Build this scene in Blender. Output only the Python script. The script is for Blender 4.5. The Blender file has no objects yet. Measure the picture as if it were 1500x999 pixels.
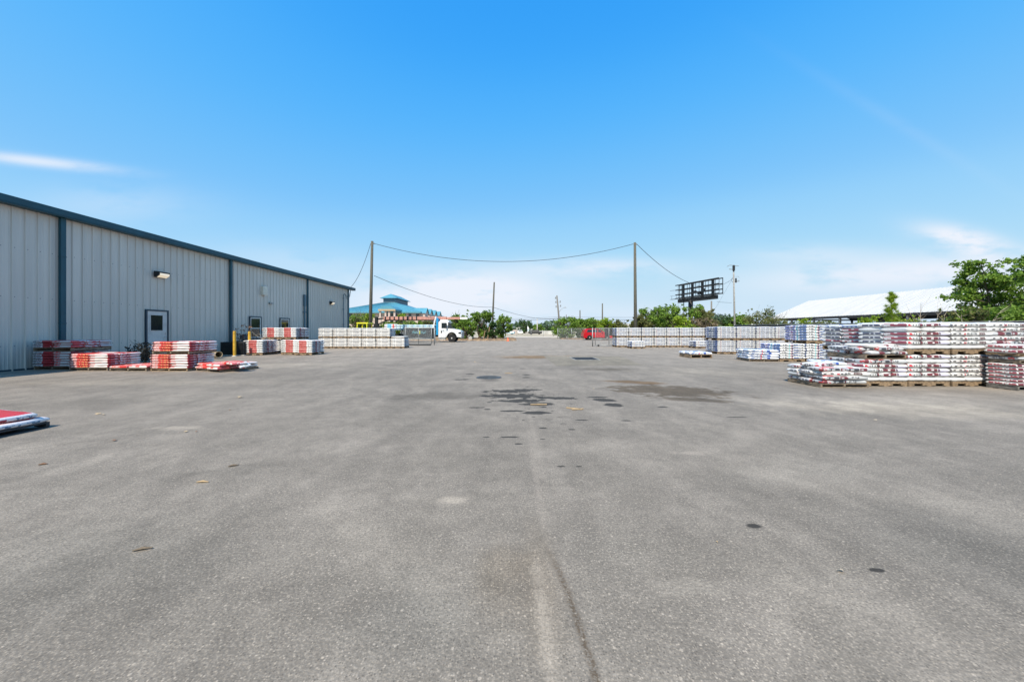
import bpy, math, random
from mathutils import Vector, Matrix
R = math.radians
sc = bpy.context.scene
col = sc.collection
F, CX, HY, CH = 520.0, 750.0, 484.0, 1.27      # focal length and horizon of the photograph, camera height

# ------------------------------------------------------------------ camera, sky, sun, exposure
cam = bpy.data.cameras.new('camera'); cam_o = bpy.data.objects.new('camera', cam); col.objects.link(cam_o)
cam_o.location = (0, 0, CH); cam_o.rotation_euler = (R(90), 0, 0)
cam.sensor_width = 36; cam.lens = 36*F/1500; cam.shift_y = -(499.5-HY)/1500
cam.clip_start = .05; cam.clip_end = 6000
sc.camera = cam_o
SUN = Vector((-.31, -.78, 1.0)).normalized()      # towards the sun
world = bpy.data.worlds.new("World"); sc.world = world; world.use_nodes = True
sc.view_settings.view_transform = 'Standard'; sc.view_settings.look = 'None'
sc.view_settings.gamma = 1; sc.view_settings.use_curve_mapping = False
sc.view_settings.exposure = 0.55
sun = bpy.data.lights.new('sun', 'SUN'); sun.energy = 4.2; sun.angle = R(.53); sun.color = (1, .90, .76)
sun_o = bpy.data.objects.new('sun', sun); col.objects.link(sun_o)
sun_o.rotation_euler = SUN.to_track_quat('Z', 'Y').to_euler(); sun_o.location = (-10, -20, 40)

class N:
    """small node-tree helper"""
    def __init__(s, nt): s.nt = nt; nt.nodes.clear()
    def n(s, t, **k):
        nd = s.nt.nodes.new(t)
        for a, v in k.items(): setattr(nd, a, v)
        return nd
    def l(s, a, b): s.nt.links.new(a, b)
    def put(s, sock, v):
        if isinstance(v, bpy.types.NodeSocket): s.l(v, sock)
        elif v is not None: sock.default_value = v
    def m(s, op, a, b=None, c=None, clamp=False):
        nd = s.n('ShaderNodeMath', operation=op); nd.use_clamp = clamp
        s.put(nd.inputs[0], a); s.put(nd.inputs[1], b); s.put(nd.inputs[2], c)
        return nd.outputs[0]
    def mix(s, f, a, b, bt='MIX'):
        nd = s.n('ShaderNodeMix', data_type='RGBA', blend_type=bt)
        s.put(nd.inputs[0], f)
        s.put(nd.inputs[6], a if isinstance(a, bpy.types.NodeSocket) else (*a, 1)); s.put(nd.inputs[7], b if isinstance(b, bpy.types.NodeSocket) else (*b, 1))
        return nd.outputs[2]
    def noise(s, vec, scale, detail=3, rough=.55, dim='3D'):
        nd = s.n('ShaderNodeTexNoise', noise_dimensions=dim); s.put(nd.inputs['Vector'], vec)
        nd.inputs['Scale'].default_value = scale; nd.inputs['Detail'].default_value = detail; nd.inputs['Roughness'].default_value = rough
        return nd.outputs['Fac']
    def ramp(s, f, lo, hi, a=0., b=1.):
        nd = s.n('ShaderNodeMapRange'); nd.interpolation_type = 'SMOOTHSTEP'
        s.put(nd.inputs[0], f); nd.inputs[1].default_value = lo; nd.inputs[2].default_value = hi
        nd.inputs[3].default_value = a; nd.inputs[4].default_value = b
        return nd.outputs[0]
    def obj(s): return s.n('ShaderNodeTexCoord').outputs['Object']
    def scale(s, vec, v, rot=0):
        nd = s.n('ShaderNodeMapping'); s.l(vec, nd.inputs[0]); nd.inputs['Scale'].default_value = v; nd.inputs['Rotation'].default_value = (0, 0, rot)
        return nd.outputs[0]
    def box(s, x, a, b): return s.m('MULTIPLY', s.m('GREATER_THAN', x, a), s.m('LESS_THAN', x, b))

def px_dir(px, py): return ((px-CX)/F, (HY-py)/F)

w = N(world.node_tree)
SKYC = ([(0,0),(.10,.03),(.138,.085),(.18,.155),(.223,.215),(.296,.32),(.6,.51),(1,.60)], [(0,0),(.10,.20),(.198,.37),(.235,.44),(.30,.51),(.371,.56),(.479,.645),(1,.765)], [(0,0),(.2,.60),(.3,.82),(.376,.95),(.6,.965),(1,.94)])
sky = w.n('ShaderNodeTexSky', sky_type='NISHITA'); sky.sun_disc = False
sky.sun_elevation = math.asin(SUN.z); sky.sun_rotation = math.atan2(SUN.x, SUN.y)
sky.air_density = 1.0; sky.dust_density = .35; sky.ozone_density = 2.6; sky.altitude = 0
# grade of the sky colour: a deep clear azure that pales towards the horizon
def graded(color, curves, k=.1464):
    sc_ = w.n('ShaderNodeSeparateColor'); w.l(color, sc_.inputs[0]); cc = w.n('ShaderNodeCombineColor')
    for i, pts in enumerate(curves):
        fc = w.n('ShaderNodeFloatCurve'); c = fc.mapping.curves[0]
        c.points[0].location = pts[0]; c.points[1].location = pts[-1]
        for p in pts[1:-1]: c.points.new(*p)
        fc.mapping.update(); w.l(w.m('MULTIPLY', sc_.outputs[i], k), fc.inputs['Value']); w.l(w.m('DIVIDE', fc.outputs[0], k), cc.inputs[i])
    return cc.outputs[0]
graded_sky = graded(sky.outputs[0], SKYC)
sp = w.n('ShaderNodeSeparateXYZ'); w.l(w.n('ShaderNodeTexCoord').outputs['Generated'], sp.inputs[0])
yy = w.m('MAXIMUM', sp.outputs[1], .05)
ax = w.m('DIVIDE', sp.outputs[0], yy); el = w.m('DIVIDE', sp.outputs[2], yy)
cv = w.n('ShaderNodeCombineXYZ'); w.l(ax, cv.inputs[0]); w.l(w.m('MULTIPLY', el, 3.2), cv.inputs[1])
cn = w.noise(cv.outputs[0], 3.2, 6, .58)
tot = None
for (px, py, rx, ry, slope, s) in [(50, 236, 110, 8, .11, .8), (1415, 353, 62, 17, .22, 1.5), (690, 425, 135, 30, 0, 1.15), (880, 392, 110, 13, 0, .7),
                            (1270, 405, 200, 26, -.05, .85), (590, 445, 170, 30, 0, .45), (160, 300, 120, 28, 0, .25), (1450, 395, 120, 24, 0, .5),
                            (430, 385, 130, 26, .1, .25), (1330, 190, 150, 12, .6, .06), (1180, 372, 110, 14, 0, .35), (820, 462, 700, 16, 0, .35)]:
    a0, e0 = px_dir(px, py)
    dx = w.m('MULTIPLY', w.m('SUBTRACT', ax, a0), F/rx)
    dyl = w.m('ADD', w.m('SUBTRACT', el, e0), w.m('MULTIPLY', w.m('SUBTRACT', ax, a0), slope))
    dy = w.m('MULTIPLY', dyl, F/ry)
    d2 = w.m('ADD', w.m('MULTIPLY', dx, dx), w.m('MULTIPLY', dy, dy))
    g = w.m('MULTIPLY', w.m('EXPONENT', w.m('MULTIPLY', d2, -1.0)), s)
    tot = g if tot is None else w.m('ADD', tot, g)
cl = w.m('MULTIPLY', tot, w.ramp(cn, .27, .52), clamp=True)
cl = w.m('MULTIPLY', cl, w.m('GREATER_THAN', sp.outputs[1], .05))
cloud = w.mix(cl, graded_sky, (5.7, 6.1, 6.75))
bg = w.n('ShaderNodeBackground'); w.l(cloud, bg.inputs[0]); bg.inputs[1].default_value = .10
wo = w.n('ShaderNodeOutputWorld'); w.l(bg.outputs[0], wo.inputs[0])

# ------------------------------------------------------------------ material helpers
MATS = {}
def newmat(name):
    m = bpy.data.materials.new(name); m.use_nodes = True; MATS[name] = m
    n = N(m.node_tree)
    b = n.n('ShaderNodeBsdfPrincipled'); o = n.n('ShaderNodeOutputMaterial'); n.l(b.outputs[0], o.inputs[0])
    return m, n, b
def simple(name, c, rough=.6, metal=0, var=.12, scale=6, bump=0, bscale=40, streak=None, spec=.5):
    m, n, b = newmat(name)
    v = n.obj()
    if streak: v = n.scale(v, streak)
    f = n.noise(v, scale, 5, .6)
    d = tuple(x*(1-var*2) for x in c); e = tuple(min(1, x*(1+var*1.2)) for x in c)
    n.l(n.mix(n.ramp(f, .3, .7), d, e), b.inputs['Base Color'])
    b.inputs['Roughness'].default_value = rough; b.inputs['Metallic'].default_value = metal
    b.inputs['Specular IOR Level'].default_value = spec
    if bump:
        bp = n.n('ShaderNodeBump'); bp.inputs['Strength'].default_value = bump; bp.inputs['Distance'].default_value = .01
        n.l(n.noise(n.obj(), bscale, 4), bp.inputs['Height']); n.l(bp.outputs[0], b.inputs['Normal'])
    return m
simple('wood', (.25, .175, .105), .8, var=.22, scale=14, bump=.4, streak=(1, 1, 1))
simple('old_wood', (.20, .155, .11), .85, var=.25, scale=10, bump=.4)
simple('dark_plastic', (.035, .036, .04), .7, var=.2)
simple('grey_wood', (.17, .16, .145), .85, var=.2, scale=10, bump=.4)
simple('pole_wood', (.105, .10, .08), .9, var=.25, scale=9, bump=.6, streak=(8, 8, .6))
simple('concrete', (.46, .45, .42), .85, var=.12, scale=5, bump=.3)
simple('pole_grey', (.30, .30, .29), .85, var=.15, scale=5)
simple('trim_blue', (.004, .062, .092), .5, var=.1, scale=2)
simple('frame_blue', (.016, .042, .066), .45, var=.1)
simple('door_paint', (.54, .52, .50), .5, var=.06)
simple('box_beige', (.66, .62, .52), .5, var=.08)
simple('black_metal', (.012, .014, .016), .55, var=.2)
simple('black_mesh', (.016, .02, .024), .8, var=.3, scale=3, bump=.5, bscale=60)
simple('rubber', (.010, .010, .011), .8, var=.2, bump=.3)
simple('steel', (.42, .43, .44), .4, .75, var=.1)
simple('galv', (.33, .345, .35), .5, .5, var=.1)
simple('white_paint', (.80, .81, .82), .3, var=.03)
simple('dirty_white', (.66, .66, .62), .5, var=.1)
simple('truck_blue', (.015, .30, .60), .35, var=.05)
simple('yellow_paint', (.62, .36, .035), .5, var=.15)
simple('lime_paint', (.75, .72, .04), .5, var=.08)
simple('orange_paint', (.50, .25, .20), .5, var=.1)
simple('cone_orange', (.85, .14, .03), .5, var=.06)
simple('red_paint', (.42, .006, .012), .18, var=.03)
simple('red_lens', (.45, .02, .02), .2, var=.03)
simple('roof_blue', (.08, .27, .36), .5, var=.06, scale=1)
simple('stucco', (.50, .41, .37), .9, var=.05, scale=1)
simple('slate_trim', (.10, .17, .22), .6, var=.06)
simple('window_dark', (.02, .03, .035), .12, var=.2, spec=.8)
simple('barn_dark', (.022, .024, .028), .8, var=.2)
simple('cardboard', (.42, .32, .20), .8, var=.1)
simple('bark', (.11, .085, .06), .9, var=.25, scale=12, bump=.6)
simple('pale_twig', (.42, .36, .28), .9, var=.2)
simple('dark_twig', (.018, .022, .02), .9, var=.3)
simple('dry_leaf', (.25, .14, .085), .9, var=.3, scale=20)
simple('screen_mesh', (.018, .024, .03), .85, var=.3, scale=1.5)
simple('wire_black', (.02, .02, .022), .6, var=.1)
simple('insulator', (.24, .25, .26), .4, var=.1)
simple('mulch', (.30, .19, .10), .95, var=.35, scale=3, bump=.8, bscale=18)
simple('far_wall', (.52, .52, .50), .8, var=.12, scale=.6)
simple('cargo_blue', (.50, .66, .74), .35, var=.3, scale=5)
simple('cargo_white', (.78, .80, .80), .35, var=.1, scale=5)
simple('splinter', (.42, .30, .17), .8, var=.1)
simple('cast_iron', (.07, .08, .09), .8, var=.2)
simple('grate_iron', (.02, .022, .026), .85, var=.2)

def leafmat(name, a, b_, c=None):
    m, n, b = newmat(name)
    g = n.n('ShaderNodeNewGeometry')
    f = n.noise(n.obj(), 1.1, 3)
    cl1 = n.mix(n.ramp(f, .35, .65), a, b_)
    cl2 = n.mix(n.m('MULTIPLY', g.outputs['Random Per Island'], .75), cl1, c or tuple(min(1, x*1.7) for x in b_))
    n.l(cl2, b.inputs['Base Color']); b.inputs['Roughness'].default_value = .55
    b.inputs['Specular IOR Level'].default_value = .25
    t = n.n('ShaderNodeBsdfTranslucent'); n.l(cl2, t.inputs[0])
    ms = n.n('ShaderNodeMixShader'); ms.inputs[0].default_value = .38
    out = [x for x in n.nt.nodes if x.type == 'OUTPUT_MATERIAL'][0]
    n.l(b.outputs[0], ms.inputs[1]); n.l(t.outputs[0], ms.inputs[2]); n.l(ms.outputs[0], out.inputs[0])
leafmat('leaf_mid', (.07, .14, .02), (.15, .26, .035), (.25, .38, .06))
leafmat('leaf_dark', (.025, .065, .02), (.05, .11, .03), (.09, .16, .04))
leafmat('leaf_lime', (.12, .22, .02), (.24, .36, .03), (.36, .46, .05))
leafmat('leaf_olive', (.08, .10, .03), (.15, .17, .05), (.22, .22, .08))
leafmat('leaf_brown', (.16, .12, .07), (.26, .20, .12), (.33, .27, .17))
leafmat('leaf_far', (.07, .12, .07), (.10, .16, .09), (.14, .19, .11))

# glass
m, n, b = newmat('glass_dark'); b.inputs['Base Color'].default_value = (.015, .022, .024, 1); b.inputs['Roughness'].default_value = .06
b.inputs['Specular IOR Level'].default_value = .7
# lamp lens (lit)
m, n, b = newmat('lamp_lens'); b.inputs['Base Color'].default_value = (.8, .75, .65, 1)
b.inputs['Emission Color'].default_value = (1, .80, .52, 1); b.inputs['Emission Strength'].default_value = .35

# chain link: diamond wire pattern in object space, see-through between the wires
def chain(name, cx, cz, a=.055, wd=.10):
    m, n, b = newmat(name)
    b.inputs['Base Color'].default_value = (.42, .44, .45, 1); b.inputs['Metallic'].default_value = .5; b.inputs['Roughness'].default_value = .5
    s = n.n('ShaderNodeSeparateXYZ'); uvn = n.n('ShaderNodeTexCoord'); n.l(uvn.outputs['UV'], s.inputs[0])
    p = n.m('DIVIDE', n.m('ADD', s.outputs[0], s.outputs[1]), a); q = n.m('DIVIDE', n.m('SUBTRACT', s.outputs[0], s.outputs[1]), a)
    f1 = n.m('LESS_THAN', n.m('FRACT', p), wd); f2 = n.m('LESS_THAN', n.m('FRACT', q), wd)
    f = n.m('MAXIMUM', f1, f2)
    tr = n.n('ShaderNodeBsdfTransparent'); ms = n.n('ShaderNodeMixShader')
    out = [x for x in n.nt.nodes if x.type == 'OUTPUT_MATERIAL'][0]
    n.l(f, ms.inputs[0]); n.l(tr.outputs[0], ms.inputs[1]); n.l(b.outputs[0], ms.inputs[2]); n.l(ms.outputs[0], out.inputs[0])
chain('chain_link', 0, 0)

# steel wall panels
m, n, b = newmat('wall_panel')
v = n.obj()
f1 = n.noise(n.scale(v, (1, 3, .12)), 2.2, 5, .6); f2 = n.noise(v, 25, 3); f3 = n.noise(n.scale(v, (1, .35, .25)), 1.0, 3)
c0 = n.mix(n.ramp(f1, .3, .7), (.53, .505, .46), (.60, .57, .52))
c1 = n.mix(n.ramp(f3, .35, .65, 0, .5), c0, (.50, .47, .43))
s = n.n('ShaderNodeSeparateXYZ'); n.l(v, s.inputs[0])
dirt = n.m('MULTIPLY', n.ramp(s.outputs[2], .0, .7, .5, 0), n.ramp(f1, .35, .65))
c2 = n.mix(dirt, c1, (.22, .21, .18))
n.l(c2, b.inputs['Base Color']); b.inputs['Roughness'].default_value = .42; b.inputs['Metallic'].default_value = .1
# screws in rows
sv = n.m('ABSOLUTE', n.m('SUBTRACT', n.m('FRACT', n.m('DIVIDE', s.outputs[2], 1.55)), .5))
sh = n.m('ABSOLUTE', n.m('SUBTRACT', n.m('FRACT', n.m('DIVIDE', s.outputs[1], .305)), .62))
scr = n.m('MULTIPLY', n.m('LESS_THAN', sv, .008), n.m('LESS_THAN', sh, .04))
c3 = n.mix(scr, c2, (.16, .17, .18)); n.l(c3, b.inputs['Base Color'])

# white barn roof (ribbed sheet)
m, n, b = newmat('barn_roof')
v = n.obj(); f1 = n.noise(n.scale(v, (.3, 3, 1)), .6, 4)
n.l(n.mix(n.ramp(f1, .3, .7), (.47, .465, .45), (.54, .535, .52)), b.inputs['Base Color']); b.inputs['Roughness'].default_value = .5

# terrain: dry sandy grass
m, n, b = newmat('terrain_soil')
v = n.obj(); f1 = n.noise(v, .08, 5); f2 = n.noise(v, 3, 4)
c = n.mix(n.ramp(f1, .50, .66), (.44, .36, .26), (.20, .19, .08)); c = n.mix(n.ramp(f2, .3, .7, 0, .35), c, (.42, .37, .29))
n.l(c, b.inputs['Base Color']); b.inputs['Roughness'].default_value = .95
m, n, b = newmat('road_concrete')
v = n.obj(); f1 = n.noise(v, .3, 5)
n.l(n.mix(n.ramp(f1, .3, .7), (.44, .375, .30), (.54, .47, .385)), b.inputs['Base Color']); b.inputs['Roughness'].default_value = .9

# asphalt
def asphalt(name, light=1.0, tint=(1, 1, 1), stains=True):
    m, n, b = newmat(name)
    v = n.obj(); s = n.n('ShaderNodeSeparateXYZ'); n.l(v, s.inputs[0]); X, Y = s.outputs[0], s.outputs[1]
    def C(*c): return tuple(x*light*t for x, t in zip(c, tint))
    big = n.noise(v, .16, 4, .55); mid = n.noise(v, .9, 5, .62); fine = n.noise(v, 9, 4, .6); grit = n.noise(v, 120, 2, .7)
    base = n.mix(n.ramp(mid, .3, .7), C(.205, .20, .186), C(.275, .268, .252))
    base = n.mix(n.ramp(big, .38, .62, 0, .65), base, C(.30, .292, .274))
    base = n.mix(n.ramp(fine, .38, .66, 0, .45), base, C(.15, .146, .138))
    # sweeping tyre arcs and dusty drags
    import itertools
    for (cx, cy, k, lo, hi, amt, cc) in [(-14, -3, 1.6, .52, .66, .42, (.15, .146, .138)), (16, 1, 1.9, .53, .66, .36, (.16, .156, .148)), (9, 13, 1.2, .5, .68, .4, (.335, .325, .30)), (-6, 16, 1.1, .5, .7, .35, (.335, .325, .305))]:
        dx = n.m('SUBTRACT', X, cx); dy = n.m('SUBTRACT', Y, cy)
        rr = n.m('SQRT', n.m('ADD', n.m('MULTIPLY', dx, dx), n.m('MULTIPLY', dy, dy)))
        th = n.m('ARCTAN2', dy, dx)
        cb = n.n('ShaderNodeCombineXYZ'); n.l(n.m('MULTIPLY', rr, k), cb.inputs[0]); n.l(n.m('MULTIPLY', th, 1.7), cb.inputs[1]); cb.inputs[2].default_value = cx
        f = n.noise(cb.outputs[0], 1.0, 5, .6)
        base = n.mix(n.ramp(f, lo, hi, 0, amt), base, C(*cc))
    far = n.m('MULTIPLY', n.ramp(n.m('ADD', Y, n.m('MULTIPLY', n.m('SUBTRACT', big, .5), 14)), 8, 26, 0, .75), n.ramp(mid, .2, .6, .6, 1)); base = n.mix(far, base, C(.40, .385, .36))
    st1 = n.noise(n.scale(v, (1.5, .42, 1), .35), 1.1, 5, .62); st2 = n.noise(n.scale(v, (.35, 1.3, 1), .25), .8, 5, .62); st3 = n.noise(v, 3.2, 5, .7)
    for f_, lo, hi in ((st1, .86, 1.16), (st2, .90, 1.12), (st3, .88, 1.12)):
        g_ = n.ramp(f_, .34, .66, lo, hi); cg = n.n('ShaderNodeCombineColor'); [n.l(g_, cg.inputs[q]) for q in range(3)]
        base = n.mix(1.0, base, cg.outputs[0], 'MULTIPLY')
    # stones
    vo = n.n('ShaderNodeTexVoronoi'); vo.inputs['Scale'].default_value = 100; n.l(v, vo.inputs['Vector'])
    sc_ = n.n('ShaderNodeSeparateColor'); n.l(vo.outputs['Color'], sc_.inputs[0])
    gr2 = n.noise(v, 66, 3, .75); base = n.mix(n.ramp(gr2, .40, .62, .42, 0), base, C(.12,.118,.108)); base = n.mix(n.ramp(gr2, .50, .68, 0, .45), base, C(.40,.385,.35))
    stone = n.m('MULTIPLY', n.m('GREATER_THAN', sc_.outputs[0], .5), n.ramp(vo.outputs['Distance'], .2, .55, 1, 0))
    stc = n.mix(sc_.outputs[1], C(.31, .29, .25), C(.50, .48, .44))
    base = n.mix(n.m('MULTIPLY', stone, n.ramp(sc_.outputs[2], 0, 1, .15, .75)), base, stc)
    dark = n.m('MULTIPLY', n.m('LESS_THAN', sc_.outputs[0], .22), n.ramp(vo.outputs['Distance'], .2, .55, 1, 0))
    base = n.mix(n.m('MULTIPLY', dark, .65), base, C(.085, .082, .078))
    vo2 = n.n('ShaderNodeTexVoronoi'); vo2.inputs['Scale'].default_value = 34; n.l(v, vo2.inputs['Vector'])
    sc2 = n.n('ShaderNodeSeparateColor'); n.l(vo2.outputs['Color'], sc2.inputs[0])
    st2 = n.m('MULTIPLY', n.m('GREATER_THAN', sc2.outputs[0], .93), n.ramp(vo2.outputs['Distance'], .12, .3, 1, 0))
    base = n.mix(n.m('MULTIPLY', st2, .8), base, C(.47, .45, .41))
    base = n.mix(n.ramp(grit, .3, .7, .35, 0), base, C(.12, .118, .11))
    wob = n.noise(v, 2.2, 5, .65); wob2 = n.noise(v, 6.5, 4, .6)
    if stains:
        def ell(px, py, rx, ry, ang=0, soft=.5, kn=1.2, wb=wob):
            Yc = CH*F/(py-HY); Xc = (px-CX)*Yc/F
            dx = n.m('SUBTRACT', X, Xc); dy = n.m('SUBTRACT', Y, Yc); ca, sa = math.cos(ang), math.sin(ang)
            u = n.m('DIVIDE', n.m('ADD', n.m('MULTIPLY', dx, ca), n.m('MULTIPLY', dy, sa)), rx)
            t = n.m('DIVIDE', n.m('SUBTRACT', n.m('MULTIPLY', dy, ca), n.m('MULTIPLY', dx, sa)), ry)
            d = n.m('SQRT', n.m('ADD', n.m('MULTIPLY', u, u), n.m('MULTIPLY', t, t)))
            d = n.m('ADD', d, n.m('MULTIPLY', n.m('SUBTRACT', wb, .5), kn*2))
            return n.ramp(d, 1-soft, 1.0, 1, 0)
        def tint(c): return tuple(x/y for x, y in zip(c, (.262, .255, .242)))
        # broad brown mud and old oil, light dust, broad darker areas in the front corners
        for a in [(985, 572, 1.5, .85, -.25, .45, 1.3, .85, (.125, .108, .085)), (930, 560, .9, .35, -.3, .7, .9, .75, (.19, .135, .08)), (1010, 585, 1.0, .28, -.35, .7, .9, .75, (.11, .095, .075)),
                  (800, 523, 3.0, 1.3, 0, .6, .9, .75, (.20, .145, .085)), (890, 541, 1.3, .7, 0, .8, .7, .6, (.13, .12, .10)), (640, 580, 1.5, .5, 0, .8, .9, .6, (.14, .135, .125)),
                  (760, 560, 1.3, .9, 0, .9, .6, .25, (.19, .185, .17)), (790, 850, .17, .75, 0, .9, .5, .35, (.225, .20, .165)), (735, 840, .22, .45, 0, .9, .6, .3, (.24, .21, .165)),
                  (200, 560, 5, .8, 0, .9, .8, .35, (.35, .335, .30)), (1330, 600, 3.0, .9, -.1, .9, .8, .5, (.37, .355, .32)), (1040, 545, 3.0, 1.8, 0, .9, .8, .35, (.36, .35, .32)),
                  (120, 830, 1.3, .8, 0, .9, .5, .35, (.17, .172, .165)), (1420, 800, .9, .8, 0, .9, .5, .35, (.165, .168, .165)),
                  (430, 535, 4, 1.5, 0, .9, .8, .4, (.37, .36, .33)), (1100, 930, .28, .5, -.7, .9, .7, .55, (.34, .33, .315)), (1350, 588, 4.0, 1.1, 0, .9, .8, .6, (.38, .37, .35)), (1180, 690, 1.0, .35, .2, .9, .9, .4, (.33,.325,.31)), (900, 800, .5, .4, 0, .9, .9, .3, (.33,.325,.31)), (40, 640, 1.5, .5, 0, .9, .8, .4, (.20,.195,.185)), (330, 690, 1.1, .22, .3, .9, .9, .45, (.19,.185,.175)), (600, 900, .5, .4, 0, .9, .9, .3, (.21,.215,.21))]:
            f = ell(*a[:7]); base = n.mix(n.m('MULTIPLY', f, min(1, a[7]*1.25)), base, tint(a[8]), 'MULTIPLY')
        for a in [(665, 732, .19, .10, 0, .9, .7, .7, (.44, .42, .38)), (260, 627, .5, .14, 0, .9, .9, .6, (.43, .41, .37)), (1010, 663, .3, .08, 0, .9, .9, .5, (.42, .40, .37)),
                  (800, 930, .055, .7, .03, .95, .9, .52, (.43, .41, .37)), (784, 690, .05, 1.6, .0, .9, .9, .25, (.42, .40, .37)), (783, 640, .05, 2.6, .0, .9, .5, .28, (.36, .345, .32)), (1015, 860, .25, .10, 0, .9, .9, .35, (.40, .39, .36))]:
            f = ell(*a[:7], wb=wob2); base = n.mix(n.m('MULTIPLY', n.m('MULTIPLY', f, n.ramp(gr2, .34, .54, .35, 1)), a[7]*.9), base, a[8])
        wet = None
        for a in [(748, 573, .55, .22, 0, .26, 1.6), (755, 580, .62, .26, 0, .26, 1.5), (762, 587, .46, .16, 0, .26, 1.3), (730, 580, .3, .12, 0, .26, 1.5), (770, 571, .35, .12, 0, .2, 1.6), (788, 592, .34, .14, 0, .25, .5), (786, 604.5, .24, .11, 0, .15, .5), (815, 583, .42, .13, -.1, .15, .9),
                  (885, 586, .24, .15, -.3, .25, .5), (899, 593, .17, .17, 0, .25, .6), (876, 582, .2, .08, 0, .15, .8), (689, 548, .16, .10, 0, .2, .5), (677, 556, .22, .10, .3, .2, .9),
                  (717, 557.3, .25, .07, 0, .2, .2), (771, 549, .14, .10, 0, .2, .5), (770, 553, .13, .09, 0, .2, .7), (1104, 770, .065, .035, 0, .5, .3), (765, 540, .12, .1, 0, .2, .8),
                  (838, 629, .055, .03, 0, .2, .4), (852, 615, .1, .035, 0, .2, .8), (917, 616, .07, .03, 0, .2, .6), (795, 627, .06, .03, 0, .2, .5), (970, 596, .1, .05, 0, .3, .5),
                  (750, 602, .20, .05, 0, .2, 1.3), (699, 597, .14, .05, 0, .3, 1.3), (745, 640, .12, .03, 0, .3, 1.3), (822, 683, .04, .016, 0, .2, .5), (848, 683, .03, .014, 0, .2, .5),
                  (760, 650, .05, .025, 0, .2, .6), (795, 643, .04, .02, 0, .2, .6), (712, 640, .05, .02, 0, .2, .6), (1285, 835, .05, .02, 0, .4, .6), (1077, 611, .22, .03, 0, .4, .7)]:
            f = ell(*a, wb=wob2); wet = f if wet is None else n.m('MAXIMUM', wet, f)
        vd = n.n('ShaderNodeTexVoronoi'); vd.inputs['Scale'].default_value = 5.5; n.l(v, vd.inputs['Vector']); sd = n.n('ShaderNodeSeparateColor'); n.l(vd.outputs['Color'], sd.inputs[0])
        rad = n.m('MULTIPLY', n.m('POWER', sd.outputs[0], 1.5), .42)
        drop = n.m('MULTIPLY', n.m('LESS_THAN', n.m('ADD', vd.outputs['Distance'], n.m('MULTIPLY', n.m('SUBTRACT', wob2, .5), .2)), rad), n.m('GREATER_THAN', sd.outputs[1], .35))
        drop = n.m('MULTIPLY', drop, ell(765, 588, 1.25, 1.9, 0, .5, .8)); wet = n.m('MAXIMUM', wet, n.m('MULTIPLY', drop, .85))
        base = n.mix(n.m('MULTIPLY', wet, .92), base, n.mix(st1, (.022, .022, .021), (.042, .042, .040)))
        # worn seam that curves towards the camera
        cxs = n.m('ADD', .305, n.m('MULTIPLY', n.m('POWER', n.m('SUBTRACT', Y, 1.2), 2), -.13))
        dd = n.m('ABSOLUTE', n.m('SUBTRACT', n.m('SUBTRACT', X, cxs), n.m('MULTIPLY', n.m('SUBTRACT', wob2, .5), .05)))
        seam = n.m('MULTIPLY', n.ramp(dd, .003, .030, 1, 0), n.m('MULTIPLY', n.ramp(Y, 1.7, 2.3, 1, 0), n.ramp(gr2, .40, .58)))
        base = n.mix(n.m('MULTIPLY', seam, .9), base, (.085, .068, .048))
        # thin cracks
        vc = n.n('ShaderNodeTexVoronoi', feature='DISTANCE_TO_EDGE'); vc.inputs['Scale'].default_value = .22
        vv = n.n('ShaderNodeVectorMath', operation='ADD'); n.l(v, vv.inputs[0])
        nz = n.n('ShaderNodeTexNoise'); nz.inputs['Scale'].default_value = 1.3; n.l(v, nz.inputs['Vector']); n.l(nz.outputs['Color'], vv.inputs[1]); n.l(vv.outputs[0], vc.inputs['Vector'])
        ck = n.m('MULTIPLY', n.ramp(vc.outputs['Distance'], .0015, .004, 1, 0), n.ramp(big, .45, .6, 0, .5))
        base = n.mix(ck, base, (.12, .115, .105))
    base = n.mix(1.0, base, (1.01,.895,.785), 'MULTIPLY')
    n.l(base, b.inputs['Base Color'])
    b.inputs['Roughness'].default_value = .85; b.inputs['Specular IOR Level'].default_value = .3
    bp = n.n('ShaderNodeBump'); bp.inputs['Strength'].default_value = .35; bp.inputs['Distance'].default_value = .004
    n.l(n.m('ADD', n.m('MULTIPLY', vo.outputs['Distance'], -1), n.m('MULTIPLY', grit, .6)), bp.inputs['Height']); n.l(bp.outputs[0], b.inputs['Normal'])
    return m
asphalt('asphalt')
asphalt('asphalt_patch', .90, (1, 1.0, .93), False)

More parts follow.
